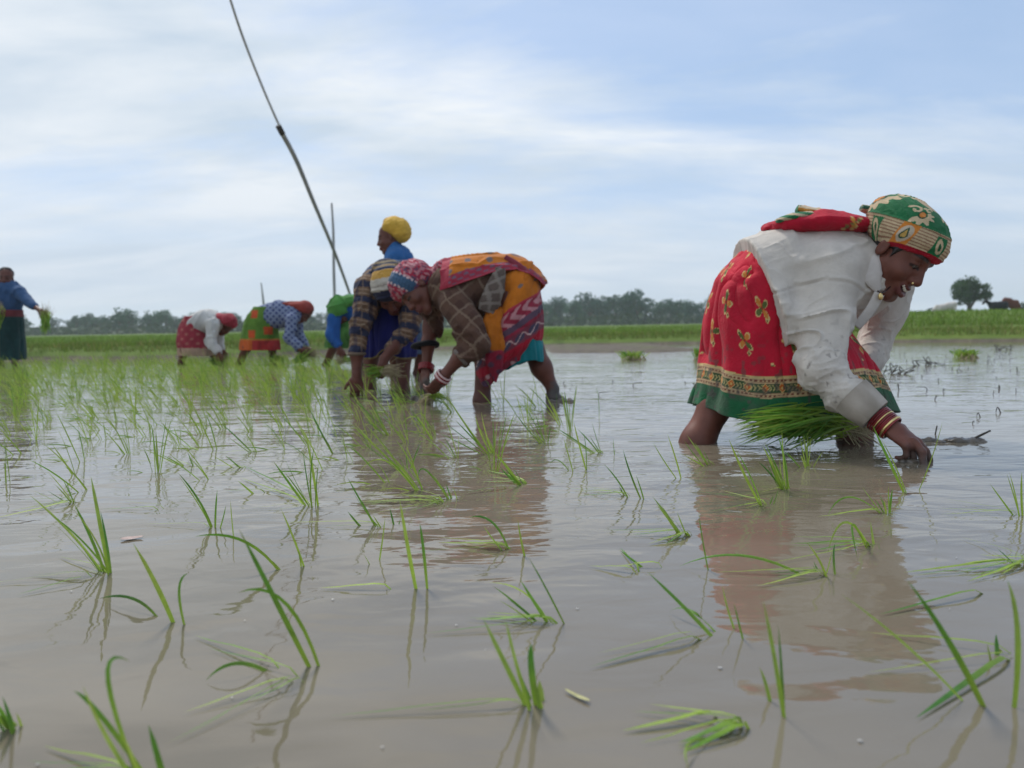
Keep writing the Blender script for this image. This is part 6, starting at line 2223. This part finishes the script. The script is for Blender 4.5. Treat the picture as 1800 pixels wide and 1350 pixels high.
# ------------------------------------------------------------------ litter on the water
def build_litter():
    rs = np.random.RandomState(21)
    # broken straw stubs poking out of the unplanted water
    protos = {}
    for i in range(75):
        if i < 58:
            px, py = rs.uniform(1570, 1800), 612 + rs.gamma(1.5, 28)
        else:
            px, py = rs.uniform(960, 1230), rs.uniform(640, 700)
        if py > 790 or (px < 1640 and py > 700):
            continue
        b = G(px, py)
        k = rs.randint(0, 6)
        if k not in protos:
            pts = [np.array([0, 0, -0.02]), np.array([rs.normal() * 0.012, 0, rs.uniform(0.015, 0.05)])]
            pts.append(pts[1] + np.array([rs.normal() * 0.03, rs.normal() * 0.01, rs.uniform(-0.03, 0.01)]))
            V, F = tube(pts, [0.0032, 0.0028, 0.0016], 5, 9)
            o = mk('straw_stub', V + b, F, M_DRY, None, origin=b)
            tag(o, 'bent dark straw stub poking out of the water', 'straw stub', 'straw stubs in the open water')
            protos[k] = o
        else:
            s = rs.uniform(0.35, 0.9)
            dup(protos[k], b, rs.uniform(0, 6.28), (s, s, s))
    # mud clods
    def clod(label, px, py, L_, W_, H_, seed, nm='mud_clod'):
        b = G(px, py)
        f = Field()
        r = np.random.RandomState(seed)
        for i in range(14):
            f.ell(b + np.array([r.uniform(-1, 1) * L_, r.uniform(-1, 1) * W_, r.uniform(-0.3, 0.2) * H_]), (r.uniform(0.2, 0.45) * L_, r.uniform(0.4, 0.7) * W_, r.uniform(0.4, 0.9) * H_), None, 0.012)
        V, Q = f.mesh(0.006)
        V = V + vnorm(V, Q) * (fbm(V * 60, 3, seed) * 0.005)[:, None]
        t = thing(nm, b, label, 'mud clod', 'clods of mud')
        mk('clod', V, Q, M_MUD, t)
        return t
    t = clod('long clod of wet mud with a stick poking out, right of the planting hand', 1678, 776, 0.085, 0.02, 0.016, 4)
    V, F = tube([P(1702, 776, 2.5), P(1722, 766, 2.5), P(1741, 757, 2.5)], [0.004, 0.004, 0.003], 6, 8)
    mk('stick', V, F, M_DRY, t)
    clod('small clod of mud beside the muddy fingers', 1598, 812, 0.03, 0.02, 0.012, 6)
    clod('splashed lump of mud at the muddy hands of the woman in orange', 742, 702, 0.05, 0.04, 0.035, 8)
    clod('low lump of mud behind the heel of the woman in orange', 986, 706, 0.06, 0.03, 0.02, 9)
    # a few twisted dead stalk heaps
    for (px, py, lab) in ((1624, 642, 'tangle of dead stalks standing in the open water'), (1572, 657, 'low knot of dead stalks nearer the white sleeve'), (1760, 615, 'dark line of stubble far out on the right')):
        b = G(px, py)
        t = thing('stalk_tangle', b, lab, 'stalks', 'dead stalk tangles')
        parts = []
        for i in range(9):
            a = b + np.array([rs.normal() * 0.05, rs.normal() * 0.03, -0.01])
            parts.append(tube([a, a + np.array([rs.normal() * 0.05, rs.normal() * 0.02, rs.uniform(0.03, 0.10)]), a + np.array([rs.normal() * 0.10, rs.normal() * 0.03, rs.uniform(0.0, 0.05)])], [0.004, 0.0035, 0.002], 5, 8))
        V, F = join(parts)
        mk('stalks', V, F, M_DRY, t)
    # floating leaves and flecks
    def float_leaf(label, px, py, L_, W_, col, rot):
        b = G(px, py, 0.003)
        n = 12
        t = np.linspace(-1, 1, n)
        w = W_ * np.sqrt(np.clip(1 - t * t, 0, 1)) * (1 - 0.3 * t)
        x, y = math.cos(rot), math.sin(rot)
        c = b + np.stack([t * L_ * x, t * L_ * y, 0.0012 * t * t], 1)
        s = np.array([-y, x, 0])
        V, Q = loft(np.stack([c - s * w[:, None], c + np.array([0, 0, -0.0004]), c + s * w[:, None]], 1), closed=False)
        o = mk('floating_leaf', V, Q, mat_plain('dead_leaf', col, 0.6, 0.3, vary=0.3, scale=80), None, origin=b)
        tag(o, label, 'leaf', 'dead leaves on the water')
    float_leaf('pinkish dead leaf floating on the calm water at the left', 232, 945, 0.022, 0.011, (0.36, 0.26, 0.23), 0.4)
    float_leaf('small yellowed leaf floating right of the stout bright seedling', 1014, 1222, 0.020, 0.003, (0.36, 0.34, 0.16), 2.3)
    parts = []
    for i in range(16):
        px, py = rs.uniform(0, 1800), rs.uniform(880, 1345)
        b = G(px, py, 0.002)
        r = rs.uniform(0.0007, 0.0021)
        th = np.linspace(0, 2 * np.pi, 9, endpoint=False)
        top = b + np.stack([np.cos(th) * r * 0.6, np.sin(th) * r * 0.6, 0 * th + r * 0.22], 1)
        lowr = b + np.stack([np.cos(th) * r * 1.4, np.sin(th) * r, 0 * th], 1)
        parts.append(loft(np.stack([lowr, top, np.repeat((b + np.array([0, 0, r * 0.26]))[None], 9, 0)])))
    V, F = join(parts)
    o = mk('foam_flecks', V, F, mat_plain('foam', (0.36, 0.345, 0.325), 0.4, 0.5, vary=0.1))
    tag(o, 'tiny white flecks of foam floating on the near water', 'foam', kind='stuff')


build_litter()


# ------------------------------------------------------------------ cattle on the embankment
def cattle(label, px, py, Y, length, height, face, colr, graze=False, dim=1.0):
    foot = P(px, py, Y)
    t = thing('cow' if 'cow' in label else 'buffalo', foot, label, 'cow' if 'cow' in label else 'buffalo', 'cattle grazing on the embankment')
    fx = face
    R3 = lambda x, y, z: foot + np.array([x * fx * length, y * length, z * height])
    f = Field()
    sl = 0.22 if graze else 0.0
    f.oval([R3(-0.42, 0, 0.76 + sl * 0.6), R3(-0.15, 0, 0.68 + sl * 0.4), R3(0.18, 0, 0.66 - sl * 0.1), R3(0.38, 0, 0.76 - sl)], [0.20 * height, 0.25 * height, 0.26 * height, 0.17 * height], [0.13 * length, 0.15 * length, 0.15 * length, 0.10 * length], YD, 0.1)
    hz = 0.30 if graze else 0.95
    hx = 0.68 if graze else 0.66
    f.cone(R3(0.38, 0, 0.78), R3(hx - 0.06, 0, hz + 0.04), 0.13 * height, 0.09 * height, 0.06)
    f.cone(R3(hx - 0.06, 0, hz + 0.05), R3(hx + 0.12, 0, hz - 0.12), 0.10 * height, 0.06 * height, 0.03)
    for q in (-1, 1):
        f.cone(R3(hx - 0.08, q * 0.04, hz + 0.08), R3(hx - 0.12, q * 0.12, hz + 0.06), 0.03 * height, 0.015 * height, 0.02)
        f.chain([R3(0.32, q * 0.09, 0.6), R3(0.33, q * 0.09, 0.30), R3(0.32, q * 0.09, -0.02)], [0.085 * height, 0.05 * height, 0.035 * height], 0.03)
        f.chain([R3(-0.38, q * 0.09, 0.62), R3(-0.33, q * 0.09, 0.42), R3(-0.42, q * 0.09, 0.24), R3(-0.39, q * 0.09, -0.02)], [0.12 * height, 0.075 * height, 0.045 * height, 0.035 * height], 0.03)
    f.chain([R3(-0.49, 0, 0.82), R3(-0.53, 0, 0.55), R3(-0.52, 0, 0.3)], [0.03 * height, 0.02 * height, 0.03 * height], 0.03)
    V, Q = f.mesh(0.035)
    c = np.tile(np.array(colr), (len(V), 1)) * (1 + 0.15 * fbm(V * 3, 2, 3))[:, None]
    mk('body', V, Q, M_COAT, t, c)
    parts = [tube([R3(hx - 0.07, q * 0.03, hz + 0.11), R3(hx - 0.10, q * 0.10, hz + 0.20), R3(hx - 0.06, q * 0.10, hz + 0.28)], [0.025, 0.02, 0.006], 6, 8) for q in (-1, 1)]
    V, F = join(parts)
    mk('horns', V, F, M_DRY, t)


M_COAT = mat_attr('animal_coat', rough=0.8, vary=0.15, spec=0.2, mottle=3)
cattle('dusty white cow grazing head down on the skyline right of the white shirted woman', 1661, 558, 60.0, 1.75, 1.15, -1, (0.50, 0.46, 0.42), True)
cattle('dark buffalo standing on the skyline at the right', 1753, 557, 62.0, 1.6, 1.35, -1, (0.022, 0.022, 0.025))
cattle('reddish brown cow standing behind the dark buffalo', 1776, 555, 63.0, 1.3, 1.45, 1, (0.13, 0.045, 0.03), True)


# ------------------------------------------------------------------ the hazy air over the fields
def build_haze():
    V = np.array([[x, y, z] for z in (-1.3, 17.0) for y in (-660.0, 660.0) for x in (-660.0, 660.0)])
    Q = np.array([[0, 2, 3, 1], [4, 5, 7, 6], [0, 1, 5, 4], [2, 6, 7, 3], [0, 4, 6, 2], [1, 3, 7, 5]])
    m = bpy.data.materials.new('humid_air')
    m.use_nodes = True
    t = m.node_tree
    t.nodes.clear()
    v = N(t, 'ShaderNodeVolumePrincipled')
    v.inputs['Color'].default_value = (0.82, 0.90, 0.96, 1)
    v.inputs['Density'].default_value = 0.0006
    v.inputs['Anisotropy'].default_value = 0.3
    o = N(t, 'ShaderNodeOutputMaterial')
    L(t, v.outputs[0], o.inputs['Volume'])
    ob = mk('haze', V, Q, m, None, smooth=False)
    tag(ob, 'thin humid haze over the fields', 'haze', kind='stuff')


build_haze()
